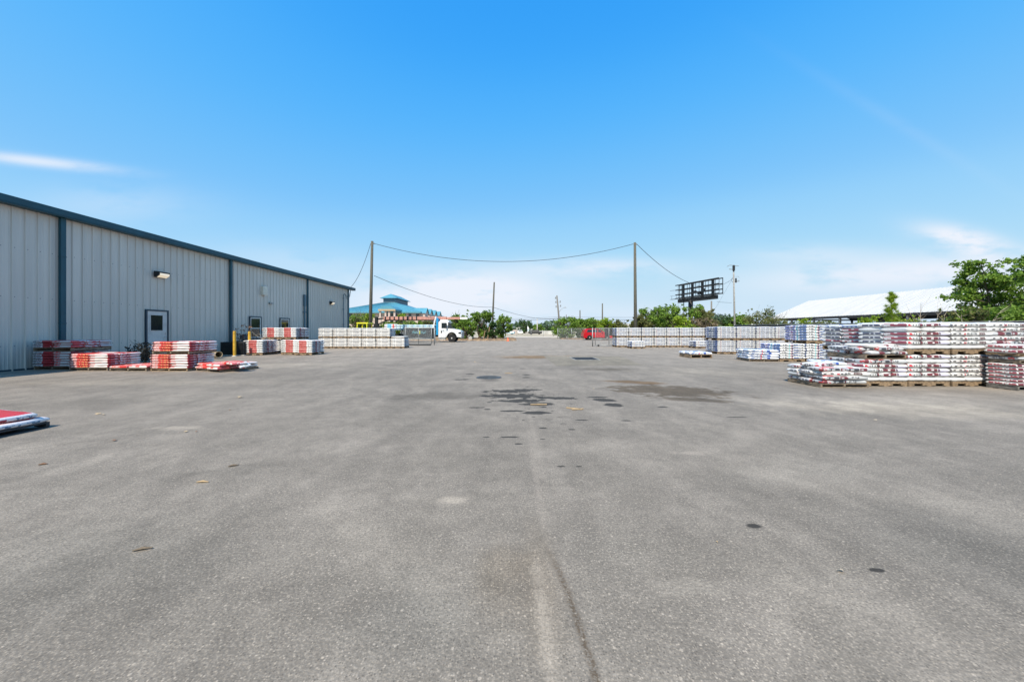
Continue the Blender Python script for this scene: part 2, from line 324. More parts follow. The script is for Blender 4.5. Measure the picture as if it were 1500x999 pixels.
# ------------------------------------------------------------------ mesh helpers
class MB:
    def __init__(s): s.v = []; s.f = []; s.mi = []; s.uv = {}
    def add(s, vs, fs, mi=0):
        o = len(s.v); s.v += [tuple(p) for p in vs]
        for f in fs: s.f.append([o+i for i in f]); s.mi.append(mi)
        return s
    def box(s, x0, x1, y0, y1, z0, z1, mi=0):
        return s.add([(x0,y0,z0),(x1,y0,z0),(x1,y1,z0),(x0,y1,z0),(x0,y0,z1),(x1,y0,z1),(x1,y1,z1),(x0,y1,z1)],
              [(0,3,2,1),(4,5,6,7),(0,1,5,4),(1,2,6,5),(2,3,7,6),(3,0,4,7)], mi)
    def bar(s, a, b, w, h=None, mi=0):
        a = Vector(a); b = Vector(b); d = (b-a).normalized(); h = h or w
        up = Vector((0,0,1)) if abs(d.z) < .95 else Vector((1,0,0))
        x = d.cross(up).normalized()*w/2; y = x.cross(d).normalized()*h/2
        vs = [a-x-y, a+x-y, a+x+y, a-x+y, b-x-y, b+x-y, b+x+y, b-x+y]
        return s.add(vs, [(0,1,2,3),(7,6,5,4),(0,4,5,1),(1,5,6,2),(2,6,7,3),(3,7,4,0)], mi)
    def tube(s, pts, rs, n=8, mi=0, cap=True):
        pts = [Vector(p) for p in pts]; rs = rs if isinstance(rs, (list, tuple)) else [rs]*len(pts)
        o = len(s.v); ref = None
        for i, p in enumerate(pts):
            d = (pts[min(i+1, len(pts)-1)]-pts[max(i-1, 0)]).normalized()
            if ref is None: ref = Vector((0,0,1)) if abs(d.z) < .9 else Vector((1,0,0))
            x = d.cross(ref).normalized(); y = d.cross(x).normalized()
            for k in range(n):
                a = 2*math.pi*k/n; s.v.append(tuple(p + x*math.cos(a)*rs[i] + y*math.sin(a)*rs[i]))
        for i in range(len(pts)-1):
            for k in range(n):
                s.f.append([o+i*n+k, o+i*n+(k+1)%n, o+(i+1)*n+(k+1)%n, o+(i+1)*n+k]); s.mi.append(mi)
        if cap:
            s.f.append([o+k for k in range(n)]); s.mi.append(mi)
            s.f.append([o+(len(pts)-1)*n+k for k in range(n)][::-1]); s.mi.append(mi)
        return s
    def lathe(s, prof, centre, axis='Z', n=24, mi=0):
        o = len(s.v); c = Vector(centre)
        for (r, t) in prof:
            for k in range(n):
                a = 2*math.pi*k/n; p, q = r*math.cos(a), r*math.sin(a)
                s.v.append(tuple(c + (Vector((p,q,t)) if axis == 'Z' else Vector((p,t,q)) if axis == 'Y' else Vector((t,p,q)))))
        for i in range(len(prof)-1):
            for k in range(n):
                s.f.append([o+i*n+k, o+i*n+(k+1)%n, o+(i+1)*n+(k+1)%n, o+(i+1)*n+k]); s.mi.append(mi)
        s.f.append([o+k for k in range(n)][::-1]); s.mi.append(mi)
        s.f.append([o+(len(prof)-1)*n+k for k in range(n)]); s.mi.append(mi)
        return s
    def prism(s, poly, y0, y1, mi=0):          # poly in x,z extruded along y
        k = len(poly); vs = [(x, y0, z) for x, z in poly]+[(x, y1, z) for x, z in poly]
        return s.add(vs, [list(range(k))[::-1] and list(range(k)), list(range(k, 2*k))[::-1]] + [(i, i+k, (i+1)%k+k, (i+1)%k) for i in range(k)], mi)
    def mesh(s, name, mats, smooth=False):
        me = bpy.data.meshes.new(name); me.from_pydata(s.v, [], s.f)
        for mt in (mats if isinstance(mats, (list, tuple)) else [mats]): me.materials.append(MATS[mt])
        me.polygons.foreach_set('material_index', s.mi)
        if smooth: me.polygons.foreach_set('use_smooth', [True]*len(s.f))
        me.update(); return me
    def build(s, name, mats, parent=None, smooth=False, bevel=0, loc=None, fix=True):
        me = s.mesh(name, mats, smooth)
        if fix:
            import bmesh
            bm = bmesh.new(); bm.from_mesh(me); bmesh.ops.recalc_face_normals(bm, faces=bm.faces); bm.to_mesh(me); bm.free()
        o = bpy.data.objects.new(name, me); col.objects.link(o)
        if parent: o.parent = parent
        if loc: o.location = loc
        if bevel:
            md = o.modifiers.new('b', 'BEVEL'); md.width = bevel; md.segments = 2; md.limit_method = 'ANGLE'
        return o
def tag(o, label=None, cat=None, group=None, kind=None):
    if label: o['label'] = label
    if cat: o['category'] = cat
    if group: o['group'] = group
    if kind: o['kind'] = kind
    return o
def empty(name, loc, label, cat, group=None, rz=0):
    o = bpy.data.objects.new(name, None); col.objects.link(o); o.location = loc; o.rotation_euler = (0,0,rz); o.empty_display_size = .2
    return tag(o, label, cat, group)
def copy_tree(o, parent=None):
    c = o.copy(); col.objects.link(c); c.parent = parent
    for ch in list(o.children): copy_tree(ch, c)
    return c
def G(px, py, z=0):
    Y = (CH-z)*F/(py-HY); return Vector(((px-CX)*Y/F, Y, z))
def P(px, py, Y): return Vector(((px-CX)*Y/F, Y, CH+(HY-py)*Y/F))
def wire(name, a, b, sag, r, label, cat='power line', group=None, n=28):
    a = Vector(a); b = Vector(b)
    pts = [a.lerp(b, i/n) - Vector((0,0,4*sag*(i/n)*(1-i/n))) for i in range(n+1)]
    m = MB(); m.tube(pts, r, 5); o = m.build(name, 'wire_black', smooth=True)
    return tag(o, label, cat, group)

# ------------------------------------------------------------------ ground
def sheet(name, pts, z, mat, thick=None):
    m = MB(); m.add([(x, y, z) for x, y in pts], [list(range(len(pts)))]); o = m.build(name, mat, fix=False)
    return tag(o, kind='structure')
sheet('terrain', [(-3000,-300),(3000,-300),(3000,5000),(-3000,5000)], -.012, 'terrain_soil')
sheet('yard', [(-40,-14),(31.5,-14),(28.0,20.5),(21.5,34.2),(14,52.5),(6.9,52.8),(6.9,64),(.6,64),(.6,43),(-40,43)], 0, 'asphalt')
sheet('road', [(-300,63.5),(300,63.5),(300,74),(-300,74)], -.004, 'road_concrete')
sheet('asphalt_patch', [tuple(G(796,521.5)[:2]), tuple(G(815,536)[:2]), tuple(G(942,535)[:2]), tuple(G(908,522)[:2])], .004, 'asphalt_patch')
m = MB(); rnd = random.Random(3)
nx, ny = 60, 20
for j in range(ny+1):
    for i in range(nx+1):
        x = -30+30.6*i/nx; y = 43+16*j/ny; e = min(i, nx-i, j, ny-j)
        m.v.append((x, y+(.3*math.sin(x*1.3) if j == 0 else 0), (-.01 if e == 0 else .07+rnd.random()*.10)))
for j in range(ny):
    for i in range(nx): m.f.append([j*(nx+1)+i, j*(nx+1)+i+1, (j+1)*(nx+1)+i+1, (j+1)*(nx+1)+i]); m.mi.append(0)
tag(m.build('mulch_bed', 'mulch', smooth=True, fix=False), kind='structure')
m = MB(); m.box(7.2, 30, 52.6, 54.5, -.01, .09); tag(m.build('dirt_strip', 'mulch'), kind='structure')

# drain grate
r0 = empty('drain_grate', G(856, 525.6), 'rectangular black steel drain grate set in the patched asphalt', 'drain')
m = MB()
for (x0,x1,y0,y1) in [(-.55,.55,-.74,-.70),(-.55,.55,.70,.74),(-.55,-.5,-.70,.70),(.5,.55,-.70,.70)]: m.box(x0,x1,y0,y1,.0,.016)
m.build('rim', 'pole_grey', r0)
m = MB(); m.box(-.5,.5,-.70,.70,.005,.012); m.build('pit_shade_plate', 'barn_dark', r0)  # thin dark plate under the bars, its colour stands in for the hollow's shade
m = MB()
for i in range(17): m.box(-.49+i*.06, -.465+i*.06, -.69, .69, .0125, .0165)
m.build('grate_bars', 'grate_iron', r0)
# manhole
r0 = empty('manhole_cover', G(716, 553), 'round blue grey iron manhole cover left of the oil stains', 'manhole cover')
m = MB(); m.lathe([(.0001,.0),(.34,.0),(.34,.008),(.30,.010),(.29,.006),(.0001,.006)], (0,0,.001), n=32); m.build('rim_ring', 'cast_iron', r0)
m = MB(); m.lathe([(.285,.007),(.285,.012),(.0001,.012)], (0,0,.001), n=32)
for i in range(-4,5):
    h = math.sqrt(.26**2-(i*.055)**2); m.box(-h, h, i*.055-.01, i*.055+.01, .0135, .017)
m.build('lid', 'cast_iron', r0)

# ------------------------------------------------------------------ warehouse
WX = -15.65
wh = empty('metal_warehouse', (WX, 14, 0), 'long pale grey ribbed metal warehouse with dark blue gutter and downspouts', 'warehouse')
def wp(m, name, mats, **k):
    o = m.build(name, mats, wh, **k); o.location = (-WX, -14, 0); return o
m = MB(); y = -9.0; prof = []
while y < 33.9:
    prof += [(0, y), (0, y+.085), (.005, y+.095), (.005, y+.11), (0, y+.12), (0, y+.175), (.005, y+.185), (.005, y+.20), (0, y+.21), (0, y+.252), (.034, y+.268), (.034, y+.292)]; y += .305
prof.append((0, 33.95))
for (dx, yy_) in prof: m.v += [(WX+dx, yy_, -.02), (WX+dx, yy_, 5.22)]
for i in range(len(prof)-1): m.f.append([2*i, 2*i+2, 2*i+3, 2*i+1]); m.mi.append(0)
wp(m, 'wall', 'wall_panel', fix=False)
m = MB(); m.add([(WX,33.95,0),(-46,33.95,0),(-46,33.95,5.2),(-31,33.95,6.6),(WX,33.95,5.2)], [(0,1,2,3,4)]); m.add([(WX,-9,0),(-46,-9,0),(-46,-9,5.2),(-31,-9,6.6),(WX,-9,5.2)], [(0,1,2,3,4)]); m.add([(-46,-9,0),(-46,33.95,0),(-46,33.95,5.2),(-46,-9,5.2)], [(0,1,2,3)])
wp(m, 'end_wall', 'wall_panel', fix=False)
m = MB(); m.prism([(-46.2,5.22),(-31,6.72),(WX+.12,5.25),(WX+.12,5.33),(-31,6.82),(-46.2,5.33)], -9.5, 34.75); wp(m, 'roof', 'dirty_white')
m = MB(); m.box(WX-.02, WX+.29, -9.5, 34.85, 5.15, 5.19); m.box(WX+.25, WX+.30, -9.5, 34.85, 5.19, 5.40); m.box(WX-.02, WX+.02, -9.5, 34.85, 5.19, 5.40); m.box(WX+.02, WX+.25, 34.8, 34.85, 5.19, 5.38)
wp(m, 'gutter', 'trim_blue', bevel=.01)
m = MB(); m.box(WX-.002, WX+.02, -9, 33.9, -.015, .05); wp(m, 'base_trim', 'frame_blue')
for yc in (5.0, 12.29, 19.66, 27.04):
    m = MB(); m.box(WX+.036, WX+.13, yc-.075, yc+.075, .05, 5.15); m.box(WX+.036, WX+.142, yc-.085, yc+.085, 1.5, 1.53); m.box(WX+.036, WX+.142, yc-.085, yc+.085, 3.8, 3.83)
    wp(m, 'downspout', 'trim_blue', bevel=.008)
m = MB(); m.box(WX-.1, WX+.06, 33.72, 34.02, 0, 5.15); wp(m, 'corner_trim', 'trim_blue', bevel=.01)
# door
dy0, dy1, dz = 15.10, 16.10, 2.17
m = MB(); m.box(WX+.035, WX+.09, dy0, dy0+.06, 0, dz); m.box(WX+.035, WX+.09, dy1-.06, dy1, 0, dz); m.box(WX+.035, WX+.09, dy0+.06, dy1-.06, dz-.06, dz)
dfr = wp(m, 'door_frame', 'frame_blue')
m = MB(); m.box(WX+.036, WX+.07, dy0+.064, dy1-.064, .02, dz-.064); door = wp(m, 'door', 'door_paint', bevel=.004)
def dpart(m, name, mats): return m.build(name, mats, door)
m = MB(); m.box(WX+.071, WX+.078, dy0+.20, dy0+.72, 1.27, 1.93); dpart(m, 'door_window', 'glass_dark')
m = MB()
for (a,b_,c,d) in [(dy0+.17,dy0+.75,1.24,1.27),(dy0+.17,dy0+.75,1.93,1.96),(dy0+.17,dy0+.20,1.27,1.93),(dy0+.72,dy0+.75,1.27,1.93)]: m.box(WX+.071, WX+.086, a, b_, c, d)
dpart(m, 'window_trim', 'door_paint')
m = MB(); m.tube([(WX+.07,dy1-.14,.98),(WX+.13,dy1-.14,.98),(WX+.135,dy1-.26,.98)], .012, 8); dpart(m, 'door_handle', 'steel'); m = MB(); m.lathe([(.03,0),(.03,.02)], (WX+.07,dy1-.14,1.13), 'X', 12); dpart(m, 'deadbolt', 'steel')
# windows
for (a, b_, z0) in [(21.08, 22.1, .75), (23.84, 24.9, .75)]:
    m = MB(); m.box(WX+.036,WX+.08,a,a+.07,z0,2.12); m.box(WX+.036,WX+.08,b_-.07,b_,z0,2.12); m.box(WX+.036,WX+.08,a+.07,b_-.07,2.05,2.12); m.box(WX+.036,WX+.08,a+.07,b_-.07,z0,z0+.07)
    wd = wp(m, 'window', 'frame_blue', bevel=.006)
    m = MB(); m.box(WX+.036,WX+.05,a+.13,b_-.13,z0+.13,1.99); m.build('pane', 'glass_dark', wd)
    m = MB(); mid = (z0+2.05)/2
    for q in [(a+.072,a+.13,z0+.072,2.048),(b_-.13,b_-.072,z0+.072,2.048),(a+.13,b_-.13,1.99,2.048),(a+.13,b_-.13,z0+.072,z0+.13),(a+.13,b_-.13,mid-.025,mid+.025)]: m.box(WX+.037,WX+.07,q[0],q[1],q[2],q[3])
    m.build('sash', 'dirty_white', wd)
# wall lamps
for (yc, zc, s_) in [(15.72, 3.60, 1.0), (30.6, 3.50, .9), (5.2, 3.6, 1.0)]:
    m = MB(); m.prism([(0,0),(.10,0),(.24,.10),(.24,.24),(0,.27)], -.25*s_, .25*s_)
    o = m.build('wall_lamp', 'black_metal', wh, bevel=.012); o.location = (.036, yc-14, zc)
    m = MB(); m.prism([(.108,-.004),(.246,.094),(.247,.175),(.235,.18),(.10,.01)], -.215*s_, .215*s_); m.build('lens', 'lamp_lens', o)
m = MB(); m.box(WX+.036,WX+.2,22.05,22.45,3.47,4.02); wp(m, 'utility_box', 'box_beige', bevel=.02)
m = MB(); m.box(WX+.036,WX+.12,22.8,23.1,2.95,3.08); wp(m, 'vent_hood', 'galv', bevel=.01)
m = MB(); m.box(WX+.036,WX+.16,26.55,26.72,3.1,3.95); m.tube([(WX+.09,26.63,3.1),(WX+.09,26.63,.1)], .055, 8); m.box(WX+.03,WX+.17,26.5,26.76,2.6,2.66); wp(m, 'conduit', 'slate_trim')
m = MB(); m.tube([(WX+.12,32.75,.4),(WX+.12,32.75,4.45),(WX+.14,32.75,4.6),(WX+.25,32.75,4.62)], .035, 8); m.box(WX+.04,WX+.2,32.65,32.85,1.0,1.5)
for z in (1.8,3.2,4.2): m.box(WX+.036,WX+.17,32.69,32.81,z,z+.04)
wp(m, 'service_mast', 'slate_trim')
m = MB(); m.tube([(WX+.25,32.75,4.6),(WX+.3,33.0,4.2),(WX+.3,33.3,4.15),(WX+.3,33.6,4.5),(WX+.28,33.8,5.0),(WX+.2,33.95,5.1)], .018, 6); m.tube([(WX+.25,32.75,4.6),(WX+.3,33.1,4.4),(WX+.3,33.5,4.5),(WX+.28,33.75,5.1)], .014, 6); wp(m, 'drip_loop', 'wire_black', smooth=True)

# ------------------------------------------------------------------ bags and loads
def bagmat(name, base, front=(), side=(), top=(), topc=None, rough=.38, val=.08, ur=.02):
    """prints, and painted flank shade on some bags, live in the UV map: x across the load, y = height on the face (+4 on the flanks, +2 on top)"""
    m, n, b = newmat(name)
    uv = n.n('ShaderNodeUVMap'); s = n.n('ShaderNodeSeparateXYZ'); n.l(uv.outputs[0], s.inputs[0])
    oc = n.obj(); geo = n.n('ShaderNodeNewGeometry')
    wob = n.noise(geo.outputs['Position'], 9, 3); oi = n.n('ShaderNodeObjectInfo')
    u = n.m('ADD', s.outputs[0], n.m('MULTIPLY', n.m('SUBTRACT', wob, .5), .035))
    u = n.m('ADD', u, n.m('MULTIPLY', n.m('SUBTRACT', oi.outputs['Random'], .5), ur))
    V = n.m('ADD', s.outputs[1], n.m('MULTIPLY', n.m('SUBTRACT', wob, .5), .12))
    c = n.mix(n.ramp(n.noise(geo.outputs['Position'], 5, 4), .3, .7, 0, 1), tuple(x*(1-val*1.6) for x in base), base)
    if topc: c = n.mix(n.box(s.outputs[1], 1.5, 3.5), c, topc)
    def seg(c, lst, off):
        for (u0, u1, v0, v1, colr, txt) in lst:
            mk = n.m('MULTIPLY', n.box(u, u0, u1), n.box(V, off+v0, off+v1))
            if txt:
                cb = n.n('ShaderNodeCombineXYZ'); n.l(n.m('FLOOR', n.m('MULTIPLY', u, txt[0])), cb.inputs[0]); n.l(n.m('FLOOR', n.m('MULTIPLY', V, txt[1])), cb.inputs[1])
                wn = n.n('ShaderNodeTexWhiteNoise', noise_dimensions='3D'); n.l(cb.outputs[0], wn.inputs['Vector'])
                mk = n.m('MULTIPLY', mk, n.m('GREATER_THAN', wn.outputs['Value'], txt[2]))
            c = n.mix(mk, c, colr)
        return c
    c = seg(c, front, 0); c = seg(c, side, 4); c = seg(c, top, 2)
    n.l(c, b.inputs['Base Color']); b.inputs['Roughness'].default_value = rough
    bp = n.n('ShaderNodeBump'); bp.inputs['Strength'].default_value = .5; bp.inputs['Distance'].default_value = .012
    n.l(n.noise(geo.outputs['Position'], 22, 4, .6), bp.inputs['Height']); n.l(bp.outputs[0], b.inputs['Normal'])
WHT = (.70, .70, .69); RED = (.58, .03, .03); DRED = (.26, .03, .035); NAVY = (.05, .09, .26); DK = (.05, .05, .06); LIL = (.50, .50, .62); MAR = (.15, .035, .045)
bagmat('bag_red', (.74, .72, .71), front=[(.0,.22,.12,.88,(.62,.22,.20),(60,8,.35)), (.22,.52,.1,.9,(.54,.055,.05),None), (.24,.50,.35,.65,(.85,.55,.2),(70,6,.55)), (.52,.76,.45,.95,(.54,.06,.05),(9,4,.45)), (.02,.06,.2,.8,DK,(80,6,.5))],
       side=[(.0,.66,.08,.92,(.38,.05,.06),(14,3,.22)), (.1,.6,.4,.6,(.7,.5,.5),(60,5,.6)), (.36,.40,0,1,(.7,.68,.68),None)],
       top=[(0,1,0,1,(.52,.06,.05),(5,6,.28)), (.25,.75,.3,.6,(.75,.7,.68),(12,9,.5))], topc=(.72,.60,.57))
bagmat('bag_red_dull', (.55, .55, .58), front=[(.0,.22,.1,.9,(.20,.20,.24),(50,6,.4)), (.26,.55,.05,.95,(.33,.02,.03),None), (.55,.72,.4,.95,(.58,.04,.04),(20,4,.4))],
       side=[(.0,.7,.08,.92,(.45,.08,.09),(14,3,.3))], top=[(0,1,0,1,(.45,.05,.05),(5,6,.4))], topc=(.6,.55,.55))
bagmat('bag_pale_red', (.70, .66, .64), front=[(.0,.5,.1,.9,(.66,.20,.17),(30,6,.3)), (.28,.52,.1,.9,(.62,.05,.045),None), (.52,.8,.5,.95,(.66,.12,.1),(10,4,.35))],
       side=[(.0,.62,.08,.92,(.48,.10,.11),(10,3,.3)), (.62,.66,0,1,LIL,None)], top=[(0,1,0,1,(.62,.12,.10),(4,5,.25)), (0,1,.2,.7,(.78,.4,.36),(16,9,.55))], topc=(.70,.52,.49))
bagmat('bag_near_red', (.70, .68, .70), front=[(.1,.5,.2,.7,(.3,.05,.08),(30,4,.3))], side=[(.06,.42,.25,.55,(.30,.02,.04),None), (.55,.9,.25,.6,(.12,.2,.3),(40,4,.5))],
       top=[(.04,.96,.08,.92,(.52,.035,.035),(2,3,.05)), (.3,.7,.25,.45,(.74,.60,.56),(14,12,.45)), (.12,.35,.5,.62,(.74,.66,.64),(18,10,.5))], topc=(.70,.60,.58))
bagmat('bag_white_red', WHT, front=[(.04,.24,.35,.75,(.15,.16,.17),(26,5,.45)), (.28,.70,.08,.92,(.40,.06,.055),None), (.3,.68,.3,.7,(.70,.22,.20),(60,5,.5)), (.75,.94,.35,.7,(.12,.13,.14),(26,5,.45))],
       side=[(.05,.3,.2,.8,(.10,.12,.16),(20,4,.3)), (.3,.72,.1,.9,(.30,.05,.07),(12,3,.25)), (.75,.95,.2,.8,(.12,.15,.26),(20,4,.4))], topc=(.70,.69,.66))
bagmat('bag_white_green', WHT, front=[(.14,.84,.30,.62,(.13,.14,.17),(12,1,.25)), (.30,.60,.28,.5,(.34,.38,.16),(9,2,.6)), (.05,.14,.3,.7,(.45,.35,.3),(40,4,.6))],
       side=[(.1,.9,.25,.8,(.10,.11,.20),(12,3,.35))], topc=(.70,.70,.68))
bagmat('bag_white_blue', WHT, front=[(.08,.86,.30,.64,(.08,.11,.21),(22,1,.22)), (.20,.5,.30,.50,(.22,.32,.6),(20,4,.5)), (.16,.20,.3,.8,(.50,.1,.15),(40,5,.75))],
       side=[(.0,1,.15,.85,(.13,.17,.33),(14,3,.32))], topc=(.70,.70,.70))  # flanks: navy print with the bluish shade of these sides painted in
bagmat('bag_white_dots', WHT, front=[(.10,.30,.36,.72,(.04,.05,.08),(28,2,.22)), (.345,.375,.25,.8,(.05,.55,.60),None), (.43,.49,.34,.72,(.50,.07,.12),(40,4,.25)), (.51,.82,.34,.74,(.06,.11,.28),(36,3,.22)), (.84,.90,.36,.68,(.05,.05,.07),None)],
       side=[(.0,.45,.1,.92,(.15,.21,.38),(18,3,.2)), (.40,.44,.1,.9,(.06,.36,.42),None), (.5,.98,.12,.9,(.17,.18,.36),(20,3,.25)), (.55,.7,.2,.8,(.40,.05,.18),(8,2,.5))], topc=(.70,.70,.70))  # flank print kept dense and blue, the shade of the flanks is in its colour
bagmat('bag_blue_mix', (.74, .76, .80), front=[(.05,.32,.3,.75,(.10,.16,.34),(24,4,.35)), (.36,.62,.4,.9,(.07,.17,.40),(14,3,.4)), (.62,.72,.2,.85,(.03,.08,.34),(10,2,.2)), (.4,.44,.2,.8,(.6,.08,.12),None)],
       side=[(.1,.9,.3,.7,(.10,.17,.36),(20,4,.35))], top=[(0,1,0,1,(.10,.20,.45),(7,7,.55))], topc=(.72,.75,.80))
bagmat('bag_maroon', (.70, .70, .69), front=[(.03,.115,.30,.76,(.58,.03,.05),(60,4,.12)), (.13,.42,.3,.74,(.05,.05,.06),(46,3,.3)), (.44,.72,.24,.82,MAR,None), (.55,.60,.4,.66,(.8,.75,.75),None), (.73,.77,.3,.8,(.12,.07,.13),None), (.78,.97,.15,.9,(.62,.60,.74),(8,2,.35))],
       side=[(.0,.45,.2,.85,(.28,.07,.09),(16,3,.2)), (.5,.9,.3,.8,(.10,.10,.14),(30,3,.3))], topc=(.70,.69,.68))
bagmat('bag_grey_print', (.70, .70, .69), front=[(.04,.24,.28,.74,(.13,.12,.12),(20,3,.18)), (.10,.18,.36,.64,(.7,.68,.66),None), (.30,.36,.2,.8,(.55,.12,.14),(20,3,.3)), (.37,.62,.3,.74,(.15,.15,.15),(52,3,.3)), (.68,.84,.24,.78,(.14,.09,.09),None), (.71,.81,.38,.6,(.35,.32,.32),(30,4,.5))],
       side=[(.0,.9,.3,.8,(.18,.18,.2),(30,3,.4))], topc=(.7,.7,.69))
bagmat('bag_plain', (.70, .70, .69), front=[(.46,.50,.2,.5,(.45,.45,.45),(40,4,.7))], topc=(.7,.7,.69))
bagmat('bag_maroon_edge', (.70, .70, .69), front=[(.02,.30,.2,.85,MAR,None), (.12,.18,.36,.7,(.75,.7,.7),None), (.31,.42,.12,.9,(.42,.36,.62),(10,2,.3)), (.44,.60,.24,.8,(.60,.03,.05),(50,4,.12)), (.47,.58,.35,.6,(.8,.6,.6),(30,3,.4)), (.66,.95,.25,.8,(.06,.05,.06),(40,3,.3))],
       side=[(.0,.9,.3,.8,(.30,.07,.09),(20,3,.3))], topc=(.7,.69,.68))
bagmat('bag_torn', (.50, .51, .52), ur=.5, front=[(.0,.16,.1,.9,MAR,(14,3,.15)), (.18,.23,.3,.75,(.55,.04,.05),(26,4,.3)), (.27,.50,.2,.85,(.06,.06,.07),(30,3,.25)), (.52,.68,.15,.9,MAR,(20,3,.15)), (.70,.84,.0,.45,(.34,.40,.44),None), (.86,1,.3,.75,(.10,.10,.11),(40,4,.4))],
       side=[(.0,.2,.2,.8,(.50,.06,.06),(16,3,.55)), (.3,.7,.2,.8,(.12,.12,.14),(24,3,.4)), (.75,.95,.2,.8,(.20,.06,.07),(16,3,.4))],
       top=[(0,.4,0,.5,(.55,.06,.06),(9,9,.6)), (.5,1,.4,1,(.33,.35,.30),(7,7,.5))], topc=(.66,.64,.62))

US = [-1,-.975,-.90,-.7,-.3,.1,.5,.76,.92,.98,1]
MESHC = {}
def pillow(mb, L, W, H, cx, cy, cz, c, nc, r, nr, rnd, uvs, rot=0, us=US):
    k = len(us); o = len(mb.v); ca, sa = math.cos(rot), math.sin(rot)
    ph = [rnd.uniform(0, 6.28) for _ in range(4)]
    P_ = {}
    for t in (1, -1):
        for j, v in enumerate(us):
            for i, u in enumerate(us):
                edge = i in (0, k-1) or j in (0, k-1)
                if t == -1 and edge: P_[t,i,j] = P_[1,i,j]; continue
                h = (max(0, 1-abs(u)**8)**.42)*(max(0, 1-abs(v)**8)**.42)
                x = u*L/2 + .008*math.sin(3*v+ph[0]); y = v*W/2 + .008*math.sin(4*u+ph[1])
                # plump flanks: the outline is roundest at mid height
                z = t*H/2*h*(1+.10*math.sin(3.1*u+ph[2])*math.cos(2.3*v+ph[3]))
                P_[t,i,j] = len(mb.v); mb.v.append((cx+x*ca-y*sa, cy+x*sa+y*ca, cz+z))
                uvs.append((u, v, .5+z/H))
    for t in (1, -1):
        for j in range(k-1):
            for i in range(k-1):
                q = [P_[t,i,j], P_[t,i+1,j], P_[t,i+1,j+1], P_[t,i,j+1]]
                um, vm = (us[i]+us[i+1])/2, (us[j]+us[j+1])/2
                if abs(um) < .9 and abs(vm) < .9: kind = 'top'
                elif abs(vm) >= .9 and abs(vm) >= abs(um): kind = 'front'
                else: kind = 'side'
                if t == -1: q = q[::-1]
                mb.f.append(q); mb.mi.append(0)
                mb.fk.append((kind, c, nc, r, nr))
def finish_uv(me, mb, uvs):
    uvl = me.uv_layers.new(name='UVMap')
    for p, (kind, c, nc, r, nr) in zip(me.polygons, mb.fk):
        for li in p.loop_indices:
            u, v, h = uvs[me.loops[li].vertex_index]
            U = (c+(u+1)/2)/nc; V = (r+(v+1)/2)/nr
            uvl.data[li].uv = (U, h) if kind == 'front' else (V, 4+h) if kind == 'side' else (U, 2+V)
    me.polygons.foreach_set('use_smooth', [True]*len(me.polygons)); me.update()
def bag_mesh(L, W, H, c, nc, r, nr, mat, var):
    key = (round(L,3), round(W,3), round(H,3), c, nc, r, nr, mat, var)
    if key not in MESHC:
        mb = MB(); mb.fk = []; uvs = []; pillow(mb, L, W, H, 0, 0, 0, c, nc, r, nr, random.Random(hash((c, r, var)) & 0xffff), uvs)
        me = mb.mesh('bag', mat); finish_uv(me, mb, uvs); MESHC[key] = me
    return MESHC[key]
US2 = [-1,-.97,-.86,-.3,.4,.86,.97,1]
def layer_mesh(w_, d, H, nc, nr, mat, var):
    key = ('L', round(w_,2), round(d,2), round(H,3), nc, nr, mat, var)
    if key not in MESHC:
        mb = MB(); mb.fk = []; uvs = []; rnd = random.Random(var*7+3)
        for r in range(nr):
            for c in range(nc):
                pillow(mb, w_/nc+.004, d/nr+.004, H, -w_/2+(c+.5)*w_/nc+rnd.uniform(-.008,.008), -d/2+(r+.5)*d/nr+rnd.uniform(-.01,.01), 0, c, nc, r, nr, rnd, uvs, rnd.uniform(-.012,.012), US2)
        me = mb.mesh('bag_layer', mat); finish_uv(me, mb, uvs); MESHC[key] = me
    return MESHC[key]
def pallet_mesh(w_, d, h, mat, side=False):
    key = ('P', round(w_,2), round(d,2), h, mat, side)
    if key not in MESHC:
        m = MB(); t = .016
        if side:
            for y in (-d/2+.02, 0, d/2-.02):
                for (a, b_) in ((-w_/2, -w_*.36), (-w_*.16, w_*.16), (w_*.36, w_/2)): m.box(a, b_, y-.019, y+.019, t, t+.045)
                m.box(-w_/2, w_/2, y-.019, y+.019, t+.045, h-t)
            for i in range(8):
                x = -w_/2+.045+(w_-.09)*i/7; m.box(x-.045, x+.045, -d/2, d/2, h-t+.0005, h)
            for x in (-w_/2+.05, 0, w_/2-.05): m.box(x-.045, x+.045, -d/2, d/2, 0, t-.0005)
        for x in () if side else (-w_/2+.02, 0, w_/2-.02): m.box(x-.019, x+.019, -d/2, d/2, t, h-t)
        nb = 7
        for i in range(nb):
            y = -d/2+.045+(d-.09)*i/(nb-1)
            if not side: m.box(-w_/2, w_/2, y-.045, y+.045, h-t+.0005, h)
        for y in () if side else (-d/2+.05, 0, d/2-.05): m.box(-w_/2, w_/2, y-.045, y+.045, 0, t-.0005)
        MESHC[key] = m.mesh('wooden_pallet', mat)
    return MESHC[key]
def put(name, me, parent, loc, rot=(0,0,0)):
    o = bpy.data.objects.new(name, me); col.objects.link(o); o.parent = parent; o.location = loc; o.rotation_euler = rot; return o
SEED = [0]
